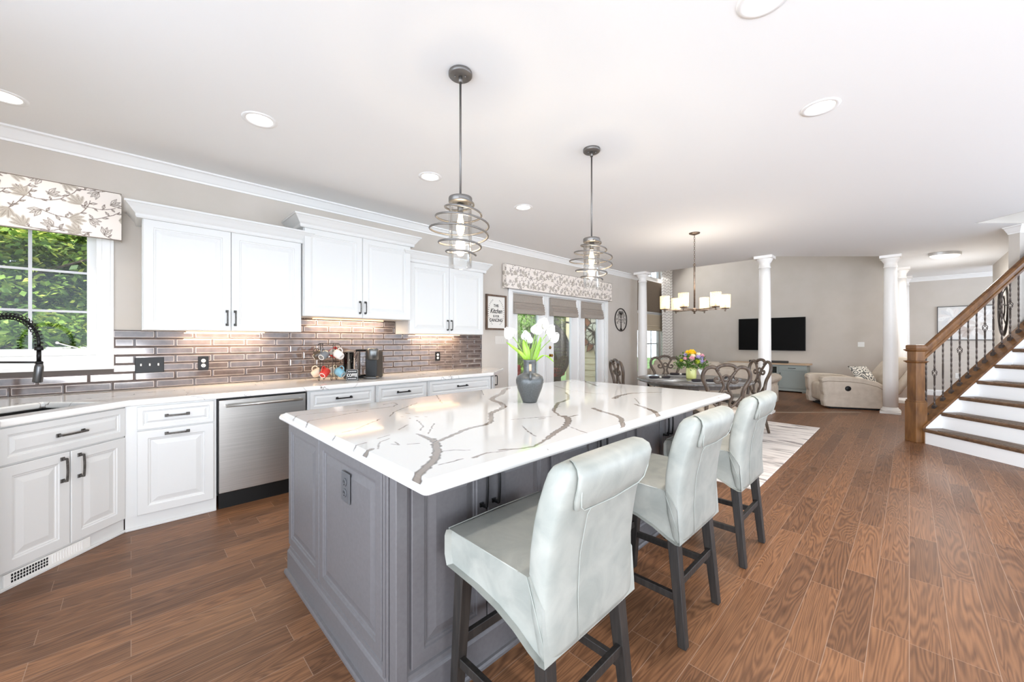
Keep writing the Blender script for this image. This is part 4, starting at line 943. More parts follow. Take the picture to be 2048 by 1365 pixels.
for (x, y) in ((-3.19, .645), (-4.02, -.58), (-3.17, 2.02), (-3.14, 3.26), (-.413, 3.27), (-.463, 2.05), (1.0, 4.6)):  # last position: lamp of the added stair fill
    d = bpy.data.lights.new('downlight_lamp', 'AREA'); d.shape = 'DISK'; d.size = .14; d.energy = 4.0 if x > .5 else (1.5 if x < -3 else 8.0); d.color = (1, .95, .88); d.spread = R(120); o = bpy.data.objects.new('downlight_lamp', d); C.objects.link(o); o.location = (x, y, H - .012)
fl = thing('flush_ceiling_light', 'oval flush ceiling light with a nickel band in the hall', 'ceiling light', (.44, 10.3, H), R(45.6))
MB().rings([[(r_ * 1.45 * math.cos(2 * math.pi * i / 40), r_ * math.sin(2 * math.pi * i / 40), z) for i in range(40)] for r_, z in ((.165, 0), (.165, -.045), (.155, -.045), (.155, 0))], False, False, False).build('metal_band', mat('satin_band', (196, 194, 190), .4, .5), fl)
MB().rings([[(r_ * 1.45 * math.cos(2 * math.pi * i / 40), r_ * math.sin(2 * math.pi * i / 40), z) for i in range(40)] for r_, z in ((.154, -.002), (.154, -.05), (.13, -.075), (.07, -.09), (.01, -.094))], True, True).build('diffuser', M_flush, fl)

d = bpy.data.lights.new('hall_light', 'AREA'); d.shape = 'DISK'; d.size = .4; d.energy = 14; d.color = (1, .97, .93); o = bpy.data.objects.new('hall_light', d); C.objects.link(o); o.location = (.44, 10.3, H - .11)
d = bpy.data.lights.new('hall_fill', 'POINT'); d.energy = 16; d.color = (.96, .98, 1); d.shadow_soft_size = .25; o = bpy.data.objects.new('hall_fill', d); C.objects.link(o); o.location = (.5, 11.2, 1.9)  # added fill hanging in mid-air to lift the far hall ceiling; no fixture
# ---------------------------------------------------------------- chandelier
ch = thing('chandelier', 'six-light bronze chandelier with seeded glass cylinder shades over the dining table', 'chandelier', (-2.165, 5.80, H), YAW)
M_bronze = noisy(mat('brushed_bronze', (132, 116, 102), .4, .7), (100, 86, 74), (40, 40, 40))
MB().lathe([(.001, -.022), (.02, -.03), (.07, -.012), (.075, 0)], n=28).build('ceiling_canopy', M_bronze, ch)
mb = MB(); z = -.03; k = 0
while z > -.44:
    c, s = (1, 0) if k % 2 else (0, 1); mb.tube([(c * .009 * math.cos(a), s * .009 * math.cos(a), z - .018 + .018 * math.sin(a)) for a in [2 * math.pi * i / 10 for i in range(10)]], .0028, 5, closed=True); z -= .029; k += 1
mb.build('chain', M_bronze, ch)
MB().tube([(.018 * math.cos(a), 0, -.462 + .018 * math.sin(a)) for a in [2 * math.pi * i / 14 for i in range(14)]], .004, 6, closed=True).lathe([(.012, -1.10), (.012, -.50), (.009, -.48)], n=12).build('rod', M_bronze, ch)
MB().lathe([(.001, -1.165), (.012, -1.165), (.012, -1.135), (.03, -1.13), (.036, -1.12), (.036, -1.095), (.02, -1.085), (.012, -1.08)], n=20).build('hub', M_bronze, ch)
for k, deg in enumerate((-15, 45, 105, 165, 225, 285)):
    a = R(deg); c, s = math.cos(a), math.sin(a); r_ = .40
    MB(Matrix.Rotation(a, 4, 'Z')).box(.03, r_ + .02, -.006, .006, -1.115, -1.10, .001).lathe([(.010, -1.135), (.010, -1.10)], r_, 0, 12).build('arm', M_bronze, ch)
    MB().lathe([(.001, -1.10), (.045, -1.10), (.05, -1.095), (.05, -1.088), (.001, -1.088)], r_ * c, r_ * s, 20).lathe([(.013, -1.088), (.013, -1.04)], r_ * c, r_ * s, 12).build('lamp_holder', M_bronze, ch)
    MB().rings([[(r_ * c + q * math.cos(2 * math.pi * i / 28), r_ * s + q * math.sin(2 * math.pi * i / 28), zz) for i in range(28)] for q, zz in ((.062, -1.086), (.066, -1.08), (.068, -.90), (.065, -.90))], False, False).build('lamp_shade', M_seeded, ch)
    MB().lathe([(.001, -.955), (.014, -.965), (.022, -.985), (.02, -1.01), (.012, -1.04)], r_ * c, r_ * s, 16).build('bulb', M_bulb, ch)
d = bpy.data.lights.new('chandelier_glow', 'POINT'); d.energy = 12; d.color = (1, .92, .82); d.shadow_soft_size = .3; o = bpy.data.objects.new('chandelier_glow', d); C.objects.link(o); o.location = (-2.165, 5.8, 2.05)

# ---------------------------------------------------------------- valances, shades
def botanical(cv, scale, seed):
    r = random.Random(seed); W_, H_ = cv.w, cv.h; G1 = (186, 176, 162); G2 = (118, 104, 96); G3 = (140, 126, 114)
    stepx, stepy = .105 * scale, .085 * scale; j = 0; y = .03
    def leaf(x, y, a, L, fill):
        c, s = math.cos(a), math.sin(a); cv.ell(x + c * L / 2, y + s * L / 2, L / 2, L * .2, a, fill, alpha=.55); cv.stroke([(x, y), (x + c * L * .5 - s * L * .19, y + s * L * .5 + c * L * .19), (x + c * L, y + s * L)], .0012 * scale, col=G2)
        cv.stroke([(x, y), (x + c * L * .5 + s * L * .19, y + s * L * .5 - c * L * .19), (x + c * L, y + s * L)], .0012 * scale, col=G2); cv.stroke([(x, y), (x + c * L * .8, y + s * L * .8)], .001 * scale, col=G2)
    while y < H_ + .05:
        x = (j % 2) * stepx * .5
        while x < W_ + .05:
            a = r.uniform(-2.6, 0.3) if j % 2 else r.uniform(.2, 2.6)
            px = x + r.uniform(-.02, .02) * scale; py = y + r.uniform(-.015, .015) * scale
            # vine
            P = []; aa = r.uniform(-.6, .9); qx, qy = px, py
            for k in range(9): P.append((qx, qy)); qx += .018 * scale * math.cos(aa); qy += .018 * scale * math.sin(aa); aa += r.uniform(-.1, .28)
            cv.stroke(P, .0018 * scale, col=G2)
            for k in range(1, 9, 2):
                q = P[k]; leaf(q[0], q[1], aa + (1.0 if k % 4 == 1 else -1.1), .028 * scale * r.uniform(.7, 1.2), (196, 186, 176))
            if (j + int(x / stepx)) % 2 == 0:
                for m_ in range(5): th = a + (m_ - 2) * .42; L = .06 * scale * (1.1 - .12 * abs(m_ - 2)); cv.ell(px + math.cos(th) * L * .5, py + math.sin(th) * L * .5, L * .5, L * .15, th, G1, alpha=.85); cv.stroke([(px, py), (px + math.cos(th) * L * .85, py + math.sin(th) * L * .85)], .001 * scale, col=G3)
            else:
                for m_ in (-1, 0, 1): leaf(px, py, a + m_ * .45, .05 * scale, (214, 206, 196))
            x += stepx
        y += stepy; j += 1
def valance(label, y0, y1, z0, z1, xf, seed, scale, res):
    t = thing('valance', label, 'valance', (XW, y0, z0), 0); w, h = y1 - y0, z1 - z0; dx = xf - XW
    cv = Canvas(w, h, res, (238, 229, 220)); botanical(cv, scale, seed); cv.mesh('valance_front', M_fabric, lambda a, b: np.stack([np.full_like(a, dx), a, b], -1), t)
    for nm, yy in (('valance_side', -.0015), ('valance_side', w + .0015)):
        cv = Canvas(dx - .012, h, res, (238, 229, 220)); botanical(cv, scale, seed + 3); cv.mesh(nm, M_fabric, lambda a, b, yy=yy: np.stack([a + .012, np.full_like(a, yy), b], -1), t)
    MB().box(.012, dx, 0, w, h, h + .006).box(.012, dx - .006, 0, .006, 0, h).box(.012, dx - .006, w - .006, w, 0, h).box(dx - .01, dx - .004, .0, w, 0, h).build('valance_board', mat('lining', (222, 214, 204), .9), t)
    MB().tube([(dx, 0, 0), (dx, w, 0)], .004, 6).tube([(dx, 0, h), (dx, w, h)], .004, 6).build('piping', mat('gray_piping', (150, 138, 128), .9), t)
    return t
valance('leaf-print fabric valance over the kitchen sink window', -1.13, -.056, 2.145, 2.525, XW + .10, 4, 1.35, .0035)
valance('long leaf-print fabric valance above the glass patio doors', 4.28, 7.43, 2.175, 2.56, XW + .10, 9, 1.1, .006)
def folded_shade(label, y0, y1, z0, z1, x):
    t = thing('roman_shade', label, 'roman shade', (x, y0, z0)); w = y1 - y0; h = z1 - z0
    prof = [(.0, h), (.028, h), (.045, h * .62), (.075, h * .56), (.062, h * .50), (.088, h * .42), (.072, h * .37), (.096, h * .29), (.078, h * .24), (.10, h * .15), (.09, .0), (.0, .0)]
    MB().rings([[(px, 0 if k else 0, pz) for px, pz in prof] if False else [(px, yy, pz) for px, pz in prof] for k, yy in enumerate((0, w))], smooth=False).build('shade_fabric', M_shade, t, bevel=.004)
    MB().box(0, .04, .0, w, h - .002, h + .02).build('headrail', M_shade, t); return t
GSd = 'folded grey linen roman shades on the patio doors'
for y0, y1, lb in ((4.53, 5.27, 'left'), (5.50, 6.27, 'middle'), (6.46, 7.18, 'right')):
    folded_shade('folded grey linen roman shade on the %s glass panel of the patio doors' % lb, y0, y1, 1.78, 2.10, XW - .03)['group'] = GSd

# framed sign
sg = thing('framed_sign', 'brown framed white sign reading THIS Kitchen IS FOR DANCING with a laurel wreath', 'sign', (XW, 4.14, 1.775), ROT_L)
frame_ring(MB(XZm), -.215, .215, -.278, .278, .028, -.03, 0).build('frame', M_frame, sg)
MB().box(-.19, .19, -.012, -.002, -.255, .255).build('sign_board', M_paper, sg)
for body, z, size, sh, sx in (('THIS', .105, .062, 0, .85), ('Kitchen', .02, .105, .35, .78), ('IS FOR', -.062, .052, 0, .85), ('DANCING', -.125, .072, 0, .8)):
    text_mesh('lettering', body, size, M_ink, sg, Matrix.Translation((0, -.0135, z)) @ FACE, sh, .0006, sx)
mb = MB()
for s in (-1, 1):
    for k in range(15):
        a = R(-62 + 124 * k / 14); x = s * (.165 * math.cos(a)); z = .215 * math.sin(a) * 1.0
        for e in (-1, 1):
            th = a + R(90) + e * .6; dx, dz = math.cos(th) * .016 * s, math.sin(th) * .016; nx, nz = -dz * .28, dx * .28
            mb.quad((x, -.0135, z), (x + dx / 2 + nx, -.0135, z + dz / 2 + nz), (x + dx, -.0135, z + dz), (x + dx / 2 - nx, -.0135, z + dz / 2 - nz))
mb.build('laurel_wreath', M_ink, sg)

# round tree-of-life wall art
ta = thing('metal_wall_art', 'round dark metal tree of life wall hanging right of the patio doors', 'wall art', (XW + .012, 7.965, 1.80), ROT_L)
Ra = .255
MB().tube([(Ra * math.cos(2 * math.pi * i / 48), 0, Ra * math.sin(2 * math.pi * i / 48)) for i in range(48)], .011, 8, closed=True).build('ring', M_iron, ta)
mb = MB(); mb.tube([(0, 0, -.25), (.004, 0, -.14), (0, 0, 0), (0, 0, .12)], [.014, .009, .007, .004], 8)
for s in (-1, 1):
    mb.tube([(0, 0, -.19), (s * .04, 0, -.215), (s * .07, 0, -.24)], [.010, .007, .005], 6)
    for z0, L, up in ((-.06, .15, .02), (-.02, .17, .06), (.03, .13, .10), (.06, .08, .13)):
        P = [(s * L * k / 6, 0, z0 + up * (k / 6) ** .6) for k in range(7)]; mb.tube(P, .0035, 6)
        for cx, cz, rr_ in ((s * L, z0 + up - .03, .03), (s * L * .55, z0 + up * .75 + .035, .024)):
            mb.tube([(cx + rr_ * (1 - k / 14) * math.sin(k * .55) * s, 0, cz + rr_ * (1 - k / 14) * math.cos(k * .55)) for k in range(12)], .003, 5)
for a in range(8): mb.tube([(.01 * math.cos(R(a * 25 + 5)), 0, .12), (.07 * math.cos(R(a * 25 + 5)), 0, .12 + .08 * math.sin(R(a * 25 + 5)))], .004, 5)
mb.build('tree_scrollwork', M_iron, ta)

# ---------------------------------------------------------------- things on the left counter
CZ = .9152
rk = thing('mug_rack', 'two-tier black wire mug rack with curled feet on the left counter', 'mug rack', (-4.25, 1.47, CZ), YAW)
M_wire = mat('bronze_wire', (52, 42, 36), .4, .6)
mb = MB()
mb.tube([(-.10, 0, .375), (-.07, 0, .385), (.115, 0, .385), (.12, 0, .375)], .0035, 6).tube([(-.10, 0, .19), (-.07, 0, .195), (.115, 0, .195), (.14, 0, .185)], .0035, 6)
for x in (-.067, .064):
    for s in (-1, 1):
        mb.tube([(x, s * .02, .385), (x, s * .03, .20), (x, s * .035, .03)] + [(x - .018 * math.sin(k * .6) * (1 if x < 0 else -1) * 0, s * (.035 + .018 - .018 * math.cos(k * .6) * 1), .022 - .018 * math.sin(k * .6)) for k in range(8)], .0035, 6)
    mb.tube([(x, -.03, .20), (x, .03, .20)], .0035, 6)
for x, z in ((-.07, .385), (-.016, .385), (.03, .385), (.095, .385), (-.09, .195), (-.01, .195), (.03, .195), (.11, .195)):
    mb.tube([(x, -.035, z), (x, 0, z - .004), (x, .035, z)], .003, 6)
mb.build('wire_frame', M_wire, rk)
M_base = mat('mug_glaze_base', (236, 232, 224), .4)
def mug(label, x, y, z, axis, col, col2=None):
    """axis points from the rim to the base; the handle is on top"""
    ax = Vector(axis).normalized(); up = Vector((0, 0, 1)); hx = (up - ax * up.dot(ax)).normalized(); yx = ax.cross(hx)
    M4 = Matrix.Translation((x, y, z)) @ Matrix(((hx.x, yx.x, ax.x, 0), (hx.y, yx.y, ax.y, 0), (hx.z, yx.z, ax.z, 0), (0, 0, 0, 1)))
    t = thing('mug', label, 'mug', (-4.25, 1.47, CZ), YAW, 'mugs hanging on the wire rack'); m = mat('mug_glaze', col, .2)
    MB(M4).lathe([(.001, .040), (.038, .036), (.041, .0), (.0425, -.045), (.0395, -.045), (.037, .0), (.030, .036), (.001, .033)][::-1] if False else [(.036, -.045), (.0405, -.046), (.043, -.02), (.042, .015), (.036, .040), (.028, .046), (.027, .043), (.001, .043)], n=24, cap=False).build('mug_body', m, t)
    MB(M4).lathe([(.0385, -.044), (.040, -.015), (.036, .03), (.001, .036)], n=24, cap=False).build('mug_inside', M_base if col2 is None else mat('mug_inner', col2, .3), t)
    MB(M4).rings([[(r_ * math.cos(2 * math.pi * i / 24), r_ * math.sin(2 * math.pi * i / 24), q) for i in range(24)] for r_, q in ((.030, .0445), (.029, .0475), (.025, .0475), (.024, .0435))], False, False).build('foot_ring', M_base, t)
    MB(M4).tube([(.040, 0, -.030), (.058, 0, -.034), (.072, 0, -.018), (.070, 0, .006), (.055, 0, .02), (.039, 0, .022)], .0055, 8).build('handle', m, t)
mug('dark brown mug hanging at the upper left of the wire rack', -.105, .0, .262, (-.75, -.35, -.45), (84, 72, 60))
mug('slate grey mug with its base facing out, upper middle of the wire rack', -.018, -.055, .262, (-.15, -.85, -.45), (116, 118, 120))
mug('white mug hanging at the upper right of the wire rack', .112, .0, .265, (.75, -.2, -.45), (232, 222, 216))
mug('red mug mostly hidden behind the upper mugs of the rack', .04, .06, .275, (.1, .85, -.45), (192, 40, 40))
mug('cream mug hanging at the lower left of the wire rack', -.118, .0, .078, (-.75, -.3, -.45), (226, 208, 184))
mug('red mug with its base facing out, lower middle of the wire rack', -.010, -.055, .078, (-.1, -.85, -.5), (198, 52, 44))
mug('light blue mug hanging at the lower right of the wire rack', .128, .0, .078, (.75, -.2, -.45), (128, 176, 194))
mug('sage green mug half hidden behind the lower mugs of the rack', .035, .06, .082, (.2, .85, -.45), (206, 200, 176))
cs = thing('coffee_sign', 'small black block sign with white lettering COFFEE beside the coffee maker', 'sign', (-4.02, 1.63, CZ), R(72))
MB().box(-.058, .058, 0, .04, 0, .118, .001).build('sign_block', M_blackp, cs)
mbx = MB(); frame_ring(MB(XZm), 0, 1, 0, 1, .1, 0, 1).bm.free()
mbx = MB(XZm); frame_ring(mbx, -.052, .052, .006, .112, .0018, -.0008, 0); mbx.build('sign_border', M_white, cs)
text_mesh('lettering', 'COFFEE', .046, M_white, cs, Matrix.Translation((0, -.0008, .056)) @ FACE, 0, .0003, .60)
mbx = MB()
for z in (.094, .023):
    for k in range(9): mbx.box(-.040 + k * .009, -.034 + k * .009, -.001, 0, z - .004, z + .004)
mbx.build('small_print', M_white, cs)
cm = thing('coffee_maker', 'single-serve coffee maker, black with a steel head and a clear water reservoir', 'coffee maker', (-4.22, 1.88, CZ), YAW)
MB().box(.01, .135, -.09, .12, 0, .30, .012, 3).build('maker_body', mat('matte_black', (34, 34, 34), .5), cm)
MB(Matrix.Translation((.085, -.075, 0))).lathe([(.001, .205), (.055, .205), (.062, .215), (.063, .30), (.058, .322), (.04, .33), (.001, .332)], n=32).build('brew_head', mat('brushed_head', (120, 120, 118), .3, .9), cm)
MB().box(.015, .155, -.17, -.05, 0, .028, .01, 3).build('drip_tray', mat('dark_chrome', (96, 94, 92), .25, .9), cm)
rs = MB().box(-.115, .005, -.07, .09, .02, .30, .018, 3, True).build('water_reservoir', M_reservoir, cm)
MB().box(-.11, .0, -.065, .085, .30, .318, .008, 3).build('reservoir_lid', M_blackp, cm)
MB().box(-.112, .002, -.066, .086, 0, .02, .006).build('reservoir_base', M_blackp, cm)
pc = thing('pod_holder', 'clear acrylic pod canister with a dark lid, left of the coffee maker', 'canister', (-4.265, 1.69, CZ), YAW)
MB().lathe([(.052, 0), (.052, .285), (.048, .285), (.048, .006), (.001, .006)], n=28, cap=False).build('canister', M_reservoir, pc)
MB().lathe([(.001, .285), (.054, .285), (.054, .30), (.001, .305)], n=28).build('lid', M_pend, pc)
cd = props(MB().tube([(XT + .012, 1.815, 1.140), (XT + .05, 1.83, 1.16), (XT + .06, 1.86, 1.12), (XT + .03, 1.87, 1.02), (XT + .06, 1.86, .93), (-4.40, 1.84, .924)], .0035, 6).build('power_cord', M_white), 'pale power cord looping from the outlet behind the coffee maker', 'cord')

# ---------------------------------------------------------------- dining area
TCX, TCY = -2.25, 5.95
rug = props(MB().box(-3.40, -.945, 3.95, 7.45, 0, .009, .003).build('area_rug', M_rug), 'pale grey and cream streaked area rug under the dining table', 'rug')
RZ = .013
tb = thing('dining_table', 'round dark wood pedestal dining table set for four on the streaked rug', 'dining table', (TCX, TCY, RZ))
MB().lathe([(.001, .705), (.70, .705), (.765, .712), (.785, .724), (.785, .742), (.775, .75), (.001, .75)], n=72).build('tabletop', M_tabletop, tb, bevel=0)
MB().lathe([(.001, .655), (.62, .655), (.62, .705), (.001, .705)], n=64, smooth=False).build('apron', M_chair, tb)
MB().lathe([(.001, .10), (.13, .10), (.15, .14), (.10, .20), (.09, .26), (.14, .36), (.15, .44), (.10, .52), (.09, .58), (.20, .655), (.001, .655)], n=32).build('pedestal', M_chair, tb)
for k in range(4):
    a = R(45 + 90 * k); c, s = math.cos(a), math.sin(a)
    MB().tube([(c * r_, s * r_, z) for r_, z in ((.08, .22), (.20, .19), (.34, .09), (.44, .035), (.50, .03))], [.055, .05, .04, .032, .03], 10).build('foot', M_chair, tb)
M_pm = mat('gray_placemat', (150, 148, 146), .8); M_nap = mat('dark_napkin', (44, 38, 40), .9); M_ring = mat('napkin_ring', (206, 200, 190), .3, .6)
ANG = [R(-54), R(43), R(132), R(-131)]; PL = ['nearest the camera', 'on the column side', 'on the sofa side', 'on the patio door side']
for k, a in enumerate(ANG):
    px, py = TCX + .50 * math.cos(a), TCY + .50 * math.sin(a)
    props(MB().lathe([(.001, 0), (.19, 0), (.19, .004), (.001, .004)], n=40).build('placemat', M_pm, loc=(px, py, RZ + .7505)), 'round grey placemat %s of the table' % PL[k], 'placemat', 'placemats on the dining table')
    nt_ = thing('napkin', 'dark rolled napkin in a ring, %s' % PL[k], 'napkin', (px, py, RZ + .7548), YAW + (0, .5, -.4, 0)[k], 'napkins on the dining table')
    MB().rings([[(x, r_ * 1.2 * math.cos(2 * math.pi * i / 14), .021 + r_ * .85 * math.sin(2 * math.pi * i / 14)) for i in range(14)] for x, r_ in ((-.15, .018), (-.13, .024), (-.05, .022), (-.01, .015), (.03, .015), (.07, .021), (.13, .024), (.15, .018))], True, True).build('cloth', M_nap, nt_)
    MB(Matrix.Translation((.008, 0, .021)) @ Matrix.Rotation(R(90), 4, 'Y')).lathe([(.0205, -.016), (.0205, .016)], n=18).build('napkin_ring', M_ring, nt_)
fv = thing('flower_vase', 'pale yellow-green ceramic vase in the middle of the dining table', 'vase', (TCX - .01, TCY - .02, RZ + .7505))
MB().lathe([(.001, 0), (.060, 0), (.068, .01), (.072, .06), (.072, .155), (.068, .168), (.062, .168), (.062, .03), (.001, .03)], n=32, cap=False).build('vase_body', M_plantpot, fv)
mb = MB(Matrix.Rotation(YAW, 4, 'Z')); mb.quad((.055, -.085, .14), (.095, -.09, .06), (.14, -.10, .075), (.10, -.09, .165)); o = mb.build('gift_tag', M_paper, fv); so = o.modifiers.new('thick', 'SOLIDIFY'); so.thickness = .002
bq = thing('bouquet', 'mixed bouquet of pink, lavender and yellow flowers in the yellow-green vase', 'flowers', (TCX - .01, TCY - .02, RZ + .7505))
r_ = random.Random(3)
mb = MB()
for k in range(1100):
    th, ph = r_.uniform(0, 2 * math.pi), r_.uniform(-.35, 1.1); q = Vector((math.cos(th) * math.cos(ph), math.sin(th) * math.cos(ph), math.sin(ph) * .8)) * r_.uniform(.12, .24) + Vector((0, 0, .205))
    d = Vector((r_.uniform(-1, 1), r_.uniform(-1, 1), r_.uniform(-.6, .8))).normalized(); u = d.cross(Vector((.3, .2, 1))).normalized(); L, w_ = .045, .012
    mb.quad(q, q + d * L * .5 + u * w_, q + d * L, q + d * L * .5 - u * w_)
mb.build('bouquet_leaves', M_fol, bq)
mb = MB()
for k in range(16):
    a = 2 * math.pi * k / 16; mb.tube([(.03 * math.cos(a), .03 * math.sin(a), .05), (.05 * math.cos(a), .05 * math.sin(a), .17), (.11 * math.cos(a), .11 * math.sin(a), .24)], .002, 5)
mb.build('bouquet_stems', M_stem, bq)
def bloom(x, z, y, rad, m, nm):
    mb = MB(Matrix.Rotation(YAW, 4, 'Z') @ Matrix.Translation((x, y, z))); n = 34
    for k in range(n):
        f = (k + .5) / n; ph = math.acos(1 - 1.35 * f); th = k * 2.4; d = Vector((math.sin(ph) * math.cos(th), math.sin(ph) * math.sin(th), math.cos(ph))); d = Vector((d.x, d.y - .25, d.z)).normalized()
        u = d.cross(Vector((0, .1, 1))).normalized() * rad * .36; v_ = d.cross(u).normalized() * rad * .12
        mb.quad(d * rad * .35 - u * .3, d * rad * .8 - u + v_, d * rad, d * rad * .8 + u + v_)
    mb.ball((0, 0, 0), rad * .62, 10, 6); mb.build(nm, m, bq)
for x, z, y, rd, m, nm in ((.0, .385, -.02, .058, M_yel, 'yellow_bloom'), (-.035, .378, .02, .05, M_yel, 'yellow_bloom'), (.045, .372, .02, .045, M_yel, 'yellow_bloom'), (-.055, .30, -.14, .046, M_pink, 'pink_bloom'), (-.03, .335, -.12, .04, M_cream, 'cream_bloom'),
                           (.045, .32, -.13, .042, M_lav, 'lavender_bloom'), (.10, .30, -.11, .045, M_lav, 'lavender_bloom'), (.075, .26, -.15, .042, M_lav, 'lavender_bloom'), (.125, .335, -.06, .044, M_pink, 'pink_bloom'), (.02, .255, -.16, .044, M_lime, 'chartreuse_bloom'),
                           (-.125, .30, -.08, .034, M_pink, 'pink_bloom'), (-.10, .35, -.03, .032, M_lav, 'lavender_bloom'), (-.165, .27, -.05, .03, M_lime, 'chartreuse_bloom'), (-.14, .24, -.09, .028, M_cream, 'cream_bloom'), (.08, .355, -.05, .04, M_cream, 'cream_bloom'), (.16, .28, -.05, .036, M_pink, 'pink_bloom')):
    bloom(x, z, y, rd, m, nm)
def make_chair():
    t = thing('dining_chair', '', 'dining chair', (0, 0, RZ))
    MB().box(-.25, .25, -.24, .22, .40, .445, .012, 2).build('seat_frame', M_chair, t)
    mb = MB(); mb.rings([sup(z, 0, -.01, hx, hy, 5, 32) for z, hx, hy in ((.445, .235, .22), (.46, .25, .235), (.485, .25, .235), (.50, .225, .21), (.505, .18, .17))]); mb.build('seat', M_sofa, t)
    for s in (-1, 1):
        MB().tube([(s * .225, -.215, .42), (s * .24, -.235, .33), (s * .225, -.225, .15), (s * .23, -.245, .0)], [.032, .034, .020, .022], 8).build('leg', M_chair, t)
        MB().tube([(s * .20, .20, .44), (s * .205, .21, .25), (s * .215, .27, .0)], [.026, .022, .018], 8).build('leg', M_chair, t)
    def Y(z): return .205 + max(0, z - .5) * .16
    def st(pts, r, out):
        P = [Vector((x, Y(z), z)) for x, z in pts]; Q = []
        for i in range(len(P) - 1):
            a, b, c, d = P[max(i - 1, 0)], P[i], P[i + 1], P[min(i + 2, len(P) - 1)]
            for j in range(4): s = j / 4; Q.append(.5 * ((2 * b) + (c - a) * s + (2 * a - 5 * b + 4 * c - d) * s * s + (3 * b - a - 3 * c + d) * s ** 3))
        Q.append(P[-1]); out.tube(Q, r, 8)
    mb = MB(); half = [(0, 1.035), (.06, 1.026), (.10, .998), (.118, .972)]
    st([(-x, z) for x, z in half[::-1]] + half[1:], .021, mb)
    for s in (-1, 1):
        st([(s * x, z) for x, z in ((.092, .965), (.125, 1.0), (.175, 1.008), (.225, .985), (.255, .93), (.255, .87), (.23, .81), (.20, .75), (.19, .68), (.195, .58), (.20, .44))], .022, mb)
    mb.build('back_frame', M_chair, t)
    mb = MB()
    for s in (-1, 1):
        st([(s * x, z) for x, z in ((.11, .975), (.085, .935), (.058, .895), (.048, .86), (.035, .83), (.022, .79), (.035, .74), (.065, .69), (.075, .64), (.055, .58), (.07, .52))], .016, mb)
        st([(s * x, z) for x, z in ((.045, .85), (.075, .825), (.11, .828), (.128, .855), (.112, .878), (.09, .868))], .013, mb)
        st([(s * x, z) for x, z in ((.205, .72), (.18, .66), (.14, .60), (.09, .545), (.05, .53), (0, .53))], .016, mb)
        st([(s * x, z) for x, z in ((.075, .66), (.04, .70), (0, .71))], .012, mb)
    st([(.033 * math.cos(2 * math.pi * k / 12), .878 + .033 * math.sin(2 * math.pi * k / 12)) for k in range(13)], .011, mb)
    mb.build('scroll_splat', M_chair, t); return t
c0 = make_chair(); CH = [(-1.50, 4.96, 'dark carved-back dining chair nearest the camera, its back towards the island'), (-1.56, 6.62, 'dark carved-back dining chair in front of the white column, right of the table'), (-3.07, 6.88, 'dark carved-back dining chair on the far side of the table, left of the bouquet'), (-2.98, 5.08, 'dark carved-back dining chair seen edge-on beside the patio doors')]
for k, (x, y, lb) in enumerate(CH):
    rz = math.atan2(TCY - y, TCX - x) + R(90); dd_ = math.hypot(TCX - x, TCY - y); x += (TCX - x) / dd_ * .25; y += (TCY - y) / dd_ * .25
    if k == 0: c0.location = (x, y, RZ); c0.rotation_euler.z = rz; c0['label'] = lb; c0['group'] = 'carved-back dining chairs'
    else: dup(c0, (x, y, RZ), rz, lb, 'carved-back dining chairs')

# ---------------------------------------------------------------- living room
sf = thing('sofa', 'beige upholstered sofa with its back to the dining table, facing the television', 'sofa', (-3.2, 9.22, 0), math.pi)
MB().box(-1.30, 1.30, -.42, .42, .05, .42, .04, 3, True).box(-1.22, 1.22, -.36, .36, 0, .06).build('sofa_base', M_sofa, sf)
MB().box(-1.12, 1.12, .22, .45, .10, .76, .06, 3, True).build('sofa_back', M_sofa, sf)
for x in (-.75, 0, .75): MB().rings([sup(z, x, .16, hx, hy, 4, 28) for z, hx, hy in ((.50, .34, .08), (.54, .365, .12), (.70, .37, .13), (.83, .355, .11), (.87, .31, .06))]).build('back_cushion', M_sofa, sf)
for x in (-.75, 0, .75): MB().box(x - .37, x + .37, -.44, .10, .40, .52, .045, 3, True).build('seat_cushion', M_sofa, sf)
for s in (-1, 1):
    mb = MB(); prof = [(s * 1.10, .06), (s * 1.24, .06), (s * 1.27, .30), (s * 1.28, .46), (s * 1.34, .52), (s * 1.36, .57), (s * 1.33, .62), (s * 1.24, .645), (s * 1.14, .63), (s * 1.10, .58)]
    mb.extr(prof, 'y', -.44, .42); mb.build('arm', M_sofa, sf, bevel=.02)
rcx, rcy = -1.16, 9.73; RA = YAW - R(20); RU = Vector((math.cos(RA), math.sin(RA))); RV = Vector((-RU.y, RU.x))
rc = thing('recliner', 'beige reclining armchair seen from the side, left of the largest white column', 'recliner', (rcx, rcy, 0), RA)
side = [(.0, .04), (-.02, .14), (-.005, .26), (-.025, .33), (-.03, .50), (-.045, .55), (-.03, .60), (.05, .628), (.40, .625), (.62, .60), (.82, .545), (.95, .46), (1.04, .37), (1.05, .32), (1.0, .18), (.96, .03), (.1, .03)]
def inset(poly, k, c=(.5, .33)): return [(c[0] + (x - c[0]) * k, c[1] + (z - c[1]) * k) for x, z in poly]
for nm, y0, y1 in (('arm', 0, .20), ('arm', .78, .98)):
    mb = MB(); mb.rings([[(x, y, z) for x, z in inset(side, k)] for y, k in ((y0, .965), (y0 + .02, 1.0), (y1 - .02, 1.0), (y1, .965))], smooth=False); mb.build(nm, M_sofa, rc)
mb = MB(); mb.tube([(-.04, .0, .515), (.05, .0, .535), (.40, .0, .535), (.62, .0, .51), (.82, .0, .455), (.95, .0, .37), (1.03, .0, .27)], .006, 6); mb.build('arm_seam', mat('seam', (150, 136, 120), .9), rc)
MB().box(.02, 1.0, .2, .78, .10, .46, .05, 3, True).build('seat', M_sofa, rc)
mb = MB(); S = []
